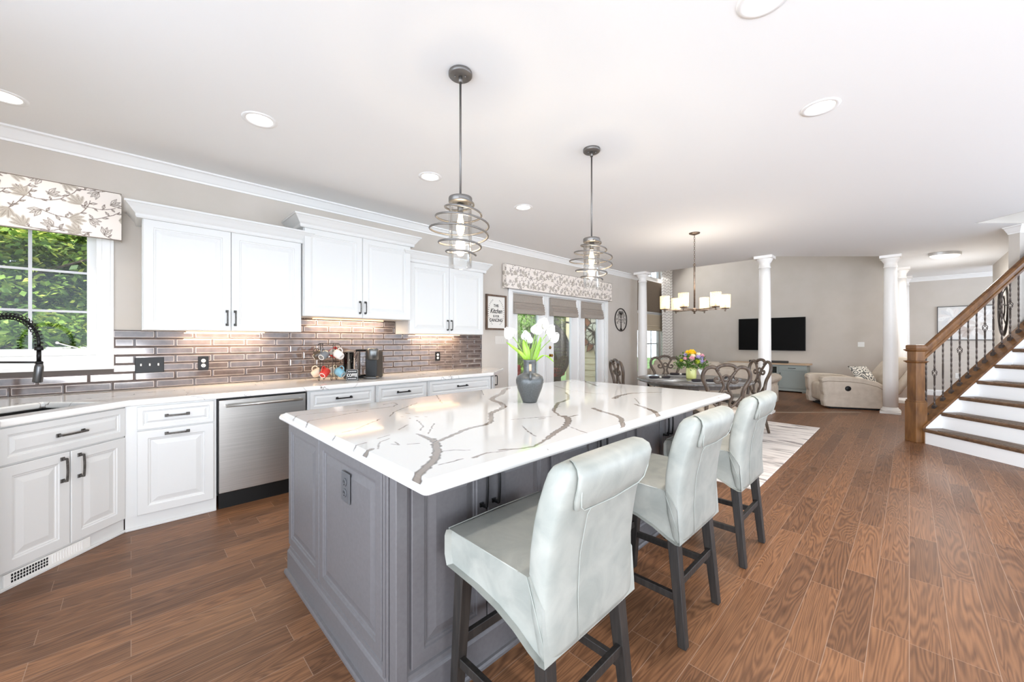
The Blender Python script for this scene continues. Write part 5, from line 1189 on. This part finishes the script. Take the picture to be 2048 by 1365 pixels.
for s_, th in ((0, .06), (.05, .11), (.25, .13), (.45, .12), (.56, .09), (.60, .04)): S.append([(1.03 + s_ * .60 + .0 + q[1], .49 + q[0], .44 + s_ * .92 - q[1] * .5) for q in [(hx * math.copysign(abs(math.cos(a)) ** .5, math.cos(a)), th * math.copysign(abs(math.sin(a)) ** .8, math.sin(a))) for hx in (.32,) for a in [2 * math.pi * i / 28 for i in range(28)]]])
mb.rings(S); mb.build('back_cushion', M_sofa, rc)
mb = MB(); S = []
for s_, th in ((0, .05), (.04, .08), (.5, .09), (.56, .05)): S.append([(1.16 + s_ * .58 + q[1], .49 + q[0], .30 + s_ * 1.0 - q[1] * .5) for q in [(.36 * math.copysign(abs(math.cos(a)) ** .5, math.cos(a)), th * math.copysign(abs(math.sin(a)) ** .8, math.sin(a))) for a in [2 * math.pi * i / 28 for i in range(28)]]])
mb.rings(S); mb.build('back_shell', M_sofa, rc)
MB(Matrix.Translation((.37, .0, .40)) @ Matrix.Rotation(R(90), 4, 'X')).lathe([(.048, -.01), (.050, .002), (.040, .008), (.030, .004), (.018, .012), (.001, .012)], n=24).build('release_latch', M_blackp, rc)
MB().box(.10, .90, .05, .93, 0, .05).build('base_frame', M_dark, rc)
def pillow(x, y, z, s, rot, label):
    mb = MB(Matrix.Translation((x, y, z)) @ Matrix.Rotation(rot[0], 4, 'Z') @ Matrix.Rotation(rot[1], 4, 'X')); n = 12; L = {}
    for f_ in (-1, 1):
        g = [[(s * (i / n - .5) * (1 - .06 * math.sin(math.pi * j / n)), f_ * .085 * (math.sin(math.pi * i / n) * math.sin(math.pi * j / n)) ** .55, s * (j / n - .5) * (1 - .06 * math.sin(math.pi * i / n))) for i in range(n + 1)] for j in range(n + 1)]
        V = [[mb._v(p) for p in r] for r in g]
        for j in range(n):
            for i in range(n): f = mb.bm.faces.new((V[j][i], V[j][i + 1], V[j + 1][i + 1], V[j + 1][i])); f.smooth = True
    bmesh.ops.remove_doubles(mb.bm, verts=mb.bm.verts[:], dist=1e-4); return props(mb.build('throw_pillow', M_pillow), label, 'pillow')
px, py = rcx + RU.x * .73 + RV.x * .33, rcy + RU.y * .73 + RV.y * .33
pillow(px, py, .66, .40, (RA + R(25), R(-38)), 'grey patterned throw pillow resting on the beige recliner')
tv = thing('television', 'large flat black television mounted on the living-room wall', 'television', (-2.655, 12.5, 1.06))
MB().box(-.775, .775, -.03, .02, 0, .885, .003).build('tv_housing', M_blackp, tv); MB().box(-.765, .765, -.0315, -.03, .012, .875).build('screen', M_screen, tv); MB().box(-.2, .2, .02, .05, .3, .6).build('wall_bracket', M_blackp, tv)
cn = thing('media_console', 'grey-green media console with a natural oak top and glass door below the television', 'media console', (-2.67, 12.07, 0))
MB().box(-.88, .88, 0, .43, .06, .70).box(-.85, -.78, 0, .43, 0, .06).box(.78, .85, 0, .43, 0, .06).box(-.9, .9, -.008, .43, .03, .09, .006).build('console_body', M_console, cn, bevel=.003)
MB().box(-.93, .93, -.03, .44, .70, .735, .004).build('console_top', M_pine, cn)
for x0, x1 in ((-.85, -.30), (.30, .85)):
    mb = MB(); mb.box(x0, x1, -.012, 0, .56, .68, .003); o = mb.build('drawer', M_console, cn); MB().tube([((x0 + x1) / 2 - .08, -.03, .62), ((x0 + x1) / 2 + .08, -.03, .62)], .006, 6).build('handle', M_black, o)
    mb = MB(); XZ2 = XZm; mb2 = MB(XZm); frame_ring(mb2, x0, x1, .11, .54, .05, -.014, 0); o = mb2.build('door', M_console, cn); MB().box(x0 + .05, x1 - .05, -.006, 0, .16, .49).build('door_panel', M_console, o)
    hx = x0 + .022 if x0 > 0 else x1 - .022; MB().tube([(hx, -.03, .32), (hx, -.03, .50)], .006, 6).build('handle', M_black, o)
for x0, x1 in ((-.28, -.005), (.005, .28)):
    mb2 = MB(XZm); frame_ring(mb2, x0, x1, .11, .68, .035, -.014, 0); o = mb2.build('glass_door', M_console, cn); MB().box(x0 + .035, x1 - .035, -.008, -.006, .145, .645).build('door_glass', mat('dark_cabinet_glass', (40, 46, 44), .08), o)
    for z in (.30, .47): MB().box(x0 + .035, x1 - .035, -.0095, -.008, z, z + .012).build('shelf_edge', M_console, o)
props(MB().box(-3.09, -2.20, 12.16, 12.26, .737, .795, .01, 3).build('soundbar', mat('dark_gray_fabric', (56, 54, 52), .7)), 'long dark soundbar lying on the oak top of the media console', 'soundbar')

# hall painting and round metal art
hp = thing('flower_painting', 'framed pale painting of large white flowers on the hall wall behind the stairs', 'painting', (.90, 13.9, 1.80))
frame_ring(MB(XZm), -.43, .47, -.46, .34, .012, -.035, -.002).build('frame', M_black, hp)
cv = Canvas(.876, .776, .008, (222, 220, 216)); r_ = random.Random(5)
def petals(cx, cy, n, L, w, cols, a0=0, fan=6.28):
    for k in range(n):
        a = a0 + fan * k / n + r_.uniform(-.1, .1); c = cols[k % len(cols)]; cv.ell(cx + math.cos(a) * L / 2, cy + math.sin(a) * L / 2, L / 2, w, a, c, .01, .75); cv.stroke([(cx, cy), (cx + math.cos(a) * L * .8, cy + math.sin(a) * L * .8)], .0015, col=(190, 186, 182), soft=.004)
petals(.22, .52, 11, .24, .055, [(240, 239, 236), (214, 214, 214), (232, 226, 222)]); petals(.62, .30, 9, .22, .05, [(238, 234, 228), (206, 196, 188)], .3); petals(.50, .22, 6, .20, .035, [(176, 160, 150), (196, 184, 176)], 2.6, 2.2); petals(.70, .55, 7, .16, .04, [(226, 220, 214), (242, 240, 238)])
cv.stroke([(.02, .2), (.2, .24), (.45, .2), (.6, .24), (.86, .18)], .004, .002, (160, 146, 136), .004)
o = cv.mesh('canvas', M_canvas, lambda a, b: np.stack([a - .418, np.full_like(a, -.02), b - .448], -1), hp)
ra = thing('round_metal_art', 'round dark iron wall ornament with spokes, seen through the stair balusters', 'wall art', (1.185, 11.28, 1.93), -R(90))
mb = MB()
for rr_, q in ((.50, .014), (.46, .01), (.20, .01)): mb.tube([(rr_ * math.cos(2 * math.pi * i / 40), 0, rr_ * math.sin(2 * math.pi * i / 40)) for i in range(40)], q, 6, closed=True)
mb.build('ring', M_iron, ra); mb = MB()
for k in range(8):
    a = R(45 * k); c, s = math.cos(a), math.sin(a); mb.tube([(c * r_ - s * o_, -.02 * (r_ < .4), s * r_ + c * o_) for r_, o_ in ((.03, 0), (.15, .03), (.3, .04), (.46, 0))], .008, 6)
mb.build('spokes', M_iron, ra)

# ---------------------------------------------------------------- staircase
stz = thing('staircase', 'staircase with white risers, oak treads and an iron baluster railing at the right edge', 'staircase')
L0, D0, RUN, RISE, Z1 = 5.33, 5.03, .2295, .206, .195
NS = 10; DN = 3.85
for i in range(NS):
    l = L0 + RUN * i; z = Z1 + RISE * i; zb = 0 if i == 0 else z - RISE
    MB(LD).box(l + .0, l + .02, DN, D0, zb, z - .028).build('riser', M_trim, stz)
    MB(LD).box(l - .028, l + RUN + .02, DN, D0 - .002, z - .028, z, .007, 2).box(l - .016, l, DN, D0 - .004, z - .045, z - .028, .004, 1).build('tread', M_tread, stz)
SL = RISE / RUN
def zc(l): return .235 + SL * (l - L0)
le = L0 + RUN * NS
# closed stringer with an oak cap
mb = MB(LD); mb.rings([[(L0 - .0, d, 0), (le, d, zc(le) - .9), (le, d, zc(le) - .02), (L0 + .02, d, zc(L0 + .02) - .02), (L0 - .0, d, .0 + .20)] for d in (D0, D0 + .17)], smooth=False); mb.build('stringer_panel', M_trim, stz)
mb = MB(LD); mb.rings([[(L0 - .02, d, zc(L0 - .02) - .035), (le, d, zc(le) - .035), (le, d, zc(le)), (L0 - .02, d, zc(L0 - .02))] for d in (D0 - .012, D0 + .175)], smooth=False); mb.build('stringer_cap', M_oakrail, stz, bevel=.004)
mb = MB(LD); mb.box(L0 - .012, L0 + .012, D0 - .012, D0 + .04, 0, .22, .003); mb.build('stringer_end', M_oakrail, stz)
mb = MB(LD); mb.rings([[(L0, d, 0), (le, d, 0), (le, d, Z1 + RISE * NS - RISE - .04)] + [p for i in range(NS - 1, -1, -1) for p in ((L0 + RUN * i + .001, d, Z1 + RISE * i - .029), (L0 + RUN * i + .001, d, max(0.001, Z1 + RISE * (i - 1) - .029)))] for d in (DN - .02, DN)], smooth=False); mb.build('side_panel', M_trim, stz)
# newel post
NL, ND, NW = 5.252, 5.055, .118
nw = MB(LD).box(NL, NL + NW, ND, ND + NW, .545, 1.22, .004).build('newel_post', M_oakrail, stz)
MB(LD).box(NL - .016, NL + NW + .016, ND - .016, ND + NW + .016, 0, .53, .006).box(NL - .009, NL + NW + .009, ND - .009, ND + NW + .009, .53, .55, .004).build('newel_base', M_oakrail, nw)
mb = MB(LD); c_ = (NL + NW / 2, ND + NW / 2)
for z in (1.05, 1.20): mb.rings([[(c_[0] + s * x, c_[1] + s * y, zz) for x, y in ((-1, -1), (1, -1), (1, 1), (-1, 1))] for s, zz in ((.062, z - .016), (.084, z + .006), (.084, z + .012), (.06, z + .018))], smooth=False)
mb.rings([[(c_[0] + s * x, c_[1] + s * y, zz) for x, y in ((-1, -1), (1, -1), (1, 1), (-1, 1))] for s, zz in ((.062, 1.21), (.068, 1.225), (.068, 1.262), (.060, 1.27), (.03, 1.276))], smooth=False); mb.build('newel_cap', M_oakrail, nw)
# handrail
DB = 5.125
def zr(l): return 1.432 + SL * (l - 5.63)
hr = [(-.030, -.12), (.030, -.12), (.030, -.095), (.018, -.085), (.018, -.07), (.034, -.055), (.036, -.03), (.028, -.008), (.012, 0), (-.012, 0), (-.028, -.008), (-.036, -.03), (-.034, -.055), (-.018, -.07), (-.018, -.085), (-.030, -.095)]
la = NL + NW - .01
MB(LD).rings([[(l, DB + y, zr(l) + z * 1.3) for y, z in hr] for l in (la, le)], smooth=False).build('handrail', M_oakrail, stz)
for k in range(20):
    l = 5.456 + .1108 * k; zb, zt_ = zc(l), zr(l) - .15
    mb = MB(LD); n = 46; tw0 = [(0.05, .40), (.60, .95)]
    rows = []; hh = zt_ - zb
    bask = k % 3 == 1
    segs = [(zb + .02, zt_)] if not bask else [(zb + .02, zb + hh * .52), (zb + hh * .52 + .10, zt_)]
    for (za, ze) in segs:
        rows = []; m_ = max(8, int((ze - za) / .016))
        for j in range(m_ + 1):
            z = za + (ze - za) * j / m_; f = (z - zb) / hh; tw_ = 0
            inT = (.06 < f < .40) or (.62 < f < .94) if k % 2 == 0 or bask else (.06 < f < .94 and .0 < f)
            a = (z * 75 if inT else 0) + math.pi / 4
            rows.append([(l + .0092 * math.cos(a + q * math.pi / 2), DB + .0092 * math.sin(a + q * math.pi / 2), z) for q in range(4)])
        mb.rings(rows, smooth=False)
    if bask:
        zz0 = zb + hh * .52
        for q in range(4):
            mb.tube([(l + .026 * math.sin(math.pi * s / 10) * math.cos(q * math.pi / 2 + s * .32), DB + .026 * math.sin(math.pi * s / 10) * math.sin(q * math.pi / 2 + s * .32), zz0 + .10 * s / 10) for s in range(11)], .0038, 5)
        mb.lathe([(.014, zz0 - .008), (.014, zz0 + .002)], l, DB, 10).lathe([(.014, zz0 + .098), (.014, zz0 + .108)], l, DB, 10)
    o = mb.build('baluster', M_baluster, stz)
    sh_ = MB(LD); sh_.rings([[(l + s * x, DB + s * y, zb + zz + SL * s * x * (1 if zz < .01 else 0)) for x, y in ((-1, -1), (1, -1), (1, 1), (-1, 1))] for s, zz in ((.019, -.002), (.019, .02), (.012, .034))], smooth=False); sh_.build('baluster_shoe', M_baluster, o)
for i in range(7):
    l = L0 + RUN * i; z = Z1 + RISE * i
    pts = [(l - .012, 4.02), (l - .012, 4.86)] + [(l + .012 + .16 * math.sin(math.pi * k / 12) ** .7, 4.86 - .84 * k / 12) for k in range(13)][1:-1]
    o = MB(LD).slab(pts, [], z + .0005, z + .009).build('stair_tread_mat', M_mat)
    props(o, 'curved brown carpet mat on the %s stair tread from the floor' % ('first', 'second', 'third', 'fourth', 'fifth', 'sixth', 'seventh')[i], 'tread mat', 'carpet mats on the stair treads')

# ---------------------------------------------------------------- outside
struct(MB().box(-40, -4.76, -30, 40, -.55, -.5).build('ground', M_grass))
dk = MB()
for k in range(28): dk.box(-8.9 + k * .148, -8.76 + k * .148, 2.6, 8.29, -.13, -.10)
struct(dk.build('deck_floor', M_deck))
mb = MB(); xa, xb = -6.36, -4.76; z = -.5; 
while z < 4.2:
    mb.rings([[(x, 8.30, z), (x, 8.275, z), (x, 8.295, z + .155), (x, 8.30, z + .155)] for x in (xa, xb)], smooth=False); z += .155
mb.box(xa, xb, 8.30, 8.59, -.5, 4.3); o = struct(mb.build('wall_siding', M_siding))
MB().box(xa - .02, xa + .09, 8.255, 8.60, -.5, 4.3, .004).build('trim_siding_corner', mat('corner_board', (238, 222, 178), .7), o)
su = thing('metal_sun', 'rust and cream metal sunflower hanging on the siding outside the right patio door panel', 'wall art', (-5.47, 8.24, 1.50))
for k in range(12):
    a = R(30 * k + 8); c, s = math.cos(a), math.sin(a); r0, r1, w_ = .27, .52 + .06 * (k % 2), .085
    lp = [(c * r0 - s * w_, s * r0 + c * w_), (c * (r0 + .12) - s * (w_ * .8), s * (r0 + .12) + c * w_ * .8), (c * r1 + s * .05, s * r1 - c * .05), (c * (r0 + .1) + s * w_ * .9, s * (r0 + .1) - c * w_ * .9), (c * r0 + s * w_, s * r0 - c * w_)]
    ob = MB(Matrix.Rotation(R(90), 4, 'X')).slab(lp, [], 0, .004).build('sun_ray', M_copper if k % 3 else M_cream, su)
    MB().tube([(x_, -.008, z_) for x_, z_ in lp], .009, 5).build('ray_outline', M_iron, ob)
MB(Matrix.Rotation(R(90), 4, 'X')).lathe([(.27, -.002), (.27, .012), (.20, .02), (.001, .022)], n=32).build('flower_disc', mat('cream_glass', (236, 234, 206), .4), su)
mb = MB()
for k in range(8):
    a0 = R(45 * k); P = []
    for j in range(17): u = j / 16 * 2 * math.pi; rr_ = .155 + .10 * -math.cos(u); an = a0 + .33 * math.sin(u); P.append((rr_ * math.cos(an), -.026, rr_ * math.sin(an)))
    mb.tube(P, .0065, 5)
mb.ball((0, -.03, 0), .055, 12, 8); mb.tube([(.272 * math.cos(2 * math.pi * i / 40), -.012, .272 * math.sin(2 * math.pi * i / 40)) for i in range(40)], .009, 6, closed=True)
mb.build('petal_wires', M_iron, su)
eg = thing('egg_chair', 'dark wicker hanging egg chair on its curved stand outside the middle patio door', 'hanging chair', (-5.66, 6.65, -.10))
mb = MB(); S = []
for j in range(25):
    ph = math.pi * (j + .15) / 25.3; S.append([(.50 * math.sin(ph) * math.cos(2 * math.pi * i / 44) * (1.0 if ph > 1.5 else 1), .50 * math.sin(ph) * math.sin(2 * math.pi * i / 44), 1.16 - .66 * -math.cos(ph) * -1) for i in range(44)])
mb.rings(S, False, False)
for f in [f for f in mb.bm.faces if f.calc_center_median().x < -.22 and .75 < f.calc_center_median().z < 1.65]: mb.bm.faces.remove(f)
o = mb.build('wicker_basket', M_wicker, eg); wf = o.modifiers.new('weave', 'WIREFRAME'); wf.thickness = .030; wf.use_even_offset = False
MB().rings([sup(z, 0, 0, h_, h_, 3, 24) for z, h_ in ((.62, .22), (.66, .34), (.74, .36), (.80, .28))]).build('seat_cushion', M_red, eg)
MB().tube([(-.05, .1, .03), (-.40, .45, .05), (-.52, .58, .6), (-.50, .56, 1.3), (-.32, .35, 1.85), (0, 0, 2.0), (.08, -.06, 1.96)], .03, 10).tube([(0, 0, 1.97), (0, 0, 1.8)], .008, 6).build('curved_stand', M_iron, eg)
MB().tube([(.5 * math.cos(2 * math.pi * i / 24), .5 * math.sin(2 * math.pi * i / 24), .025) for i in range(24)], .025, 8, closed=True).tube([(-.5, 0, .025), (.5, 0, .025)], .02, 8).build('stand_base', M_iron, eg)
arm_ = props(MB().tube([(-5.30, 6.85, 1.735), (-5.12, 7.0, 1.70), (-4.98, 7.15, 1.63), (-4.86, 7.3, 1.50), (-4.84, 7.34, 1.2), (-4.84, 7.36, -.10)], .022, 8).build('garden_hook', M_iron), 'curved dark metal pole outside the middle patio door, in front of the siding', 'garden hook')
pch = thing('patio_chair', 'outdoor chair with red cushions outside the left patio door panel, behind the grey vase', 'patio chair', (-5.45, 5.62, -.10), R(100))
MB().box(-.28, .28, -.28, .28, .42, .54, .03, 3, True).build('seat_cushion', M_red, pch); MB().box(-.27, .27, .20, .32, .50, .92, .04, 3, True).build('back_cushion', M_red, pch)
for sx in (-1, 1):
    for sy in (-1, 1): MB().tube([(sx * .27, sy * .27, 0), (sx * .27, sy * .27, .42 if sy < 0 else .90)], .016, 8).build('leg', M_iron, pch)
MB().box(-.29, .29, -.29, .29, .39, .42).build('seat_frame', M_iron, pch)

def tree(label, x, y, h, crown_r, cz, n, leaf, m, seed, name='tree', aspect=.36, droop=.25, clusters=90):
    t = thing(name, label, 'tree' if name == 'tree' else 'shrub', (x, y, -.5)); r = np.random.default_rng(seed)
    rr2 = random.Random(seed); mb = MB(); hh = cz + .5
    mb.tube([(0, 0, 0), (.05, .03, hh * .5), (0, 0, hh), (.03, 0, hh + crown_r * .5)], [.13 * h / 6, .10 * h / 6, .07 * h / 6, .03 * h / 6], 8)
    for k in range(10):
        a = rr2.uniform(0, 6.28); zz = rr2.uniform(hh * .35, hh); e = crown_r * rr2.uniform(.5, .85); mb.tube([(0, 0, zz), (e * .5 * math.cos(a), e * .5 * math.sin(a), zz + .25 * e), (e * math.cos(a), e * math.sin(a), zz + .4 * e)], [.04 * h / 6, .025 * h / 6, .01], 5)
    mb.build('trunk', M_bark, t)
    d = r.normal(size=(clusters, 3)); d /= np.linalg.norm(d, axis=1)[:, None]; d *= (r.uniform(.35, 1, clusters) ** .5)[:, None]
    cc = d * np.array([crown_r, crown_r, crown_r * .95]) + np.array([0, 0, hh])
    per = n // clusters; P = np.repeat(cc, per, 0) + r.normal(size=(clusters * per, 3)) * np.array([.30, .30, .13]) * crown_r * .42
    N = len(P); a = r.uniform(0, 2 * np.pi, N); ti = r.uniform(-.6, .25, N) - droop
    dr = np.stack([np.cos(a) * np.cos(ti), np.sin(a) * np.cos(ti), np.sin(ti)], 1); up = np.stack([np.zeros(N), np.zeros(N), np.ones(N)], 1) + r.normal(size=(N, 3)) * .45
    sd = np.cross(dr, up); sd /= np.linalg.norm(sd, axis=1)[:, None]; L = (leaf * r.uniform(.6, 1.3, N))[:, None]
    V = np.stack([P, P + dr * L * .45 + sd * L * aspect, P + dr * L, P + dr * L * .45 - sd * L * aspect], 1).reshape(-1, 3)
    me = bpy.data.meshes.new('crown'); me.vertices.add(4 * N); me.vertices.foreach_set('co', V.astype(np.float32).ravel()); me.loops.add(4 * N); me.loops.foreach_set('vertex_index', np.arange(4 * N, dtype=np.int32)); me.polygons.add(N); me.polygons.foreach_set('loop_start', np.arange(0, 4 * N, 4, dtype=np.int32)); me.update(calc_edges=True)
    me.materials.append(m); o = bpy.data.objects.new('crown', me); C.objects.link(o); o.parent = t
    return t
tree('leafy green tree filling the kitchen window, nearest the glass', -8.0, -1.3, 5, 1.75, 2.1, 52000, .085, M_tree1, 1, aspect=.26, clusters=130)
tree('leafy tree behind and right of the nearest one in the kitchen window', -9.6, .7, 6, 2.2, 2.3, 30000, .11, M_tree1, 2)
tree('taller tree far back at the left of the kitchen window', -11.5, -2.6, 7, 3.0, 3.2, 22000, .18, M_tree1, 3)
tree('low dark tree at the bottom of the kitchen window view', -10.5, -1.2, 4, 2.2, .7, 14000, .15, M_tree1, 4)
tree('bright feathery shrub outside the left patio door panel', -8.2, 7.9, 3, 1.25, 1.2, 16000, .22, M_tree2, 5, 'shrub', .07, .5)
tree('green tree beyond the deck, behind the feathery shrub', -11.5, 11.6, 6, 2.6, 2.2, 22000, .16, M_tree1, 6)
tree('green tree seen through the middle patio door, left of the siding', -8.9, 11.0, 6, 1.9, 2.0, 18000, .13, M_tree1, 7)
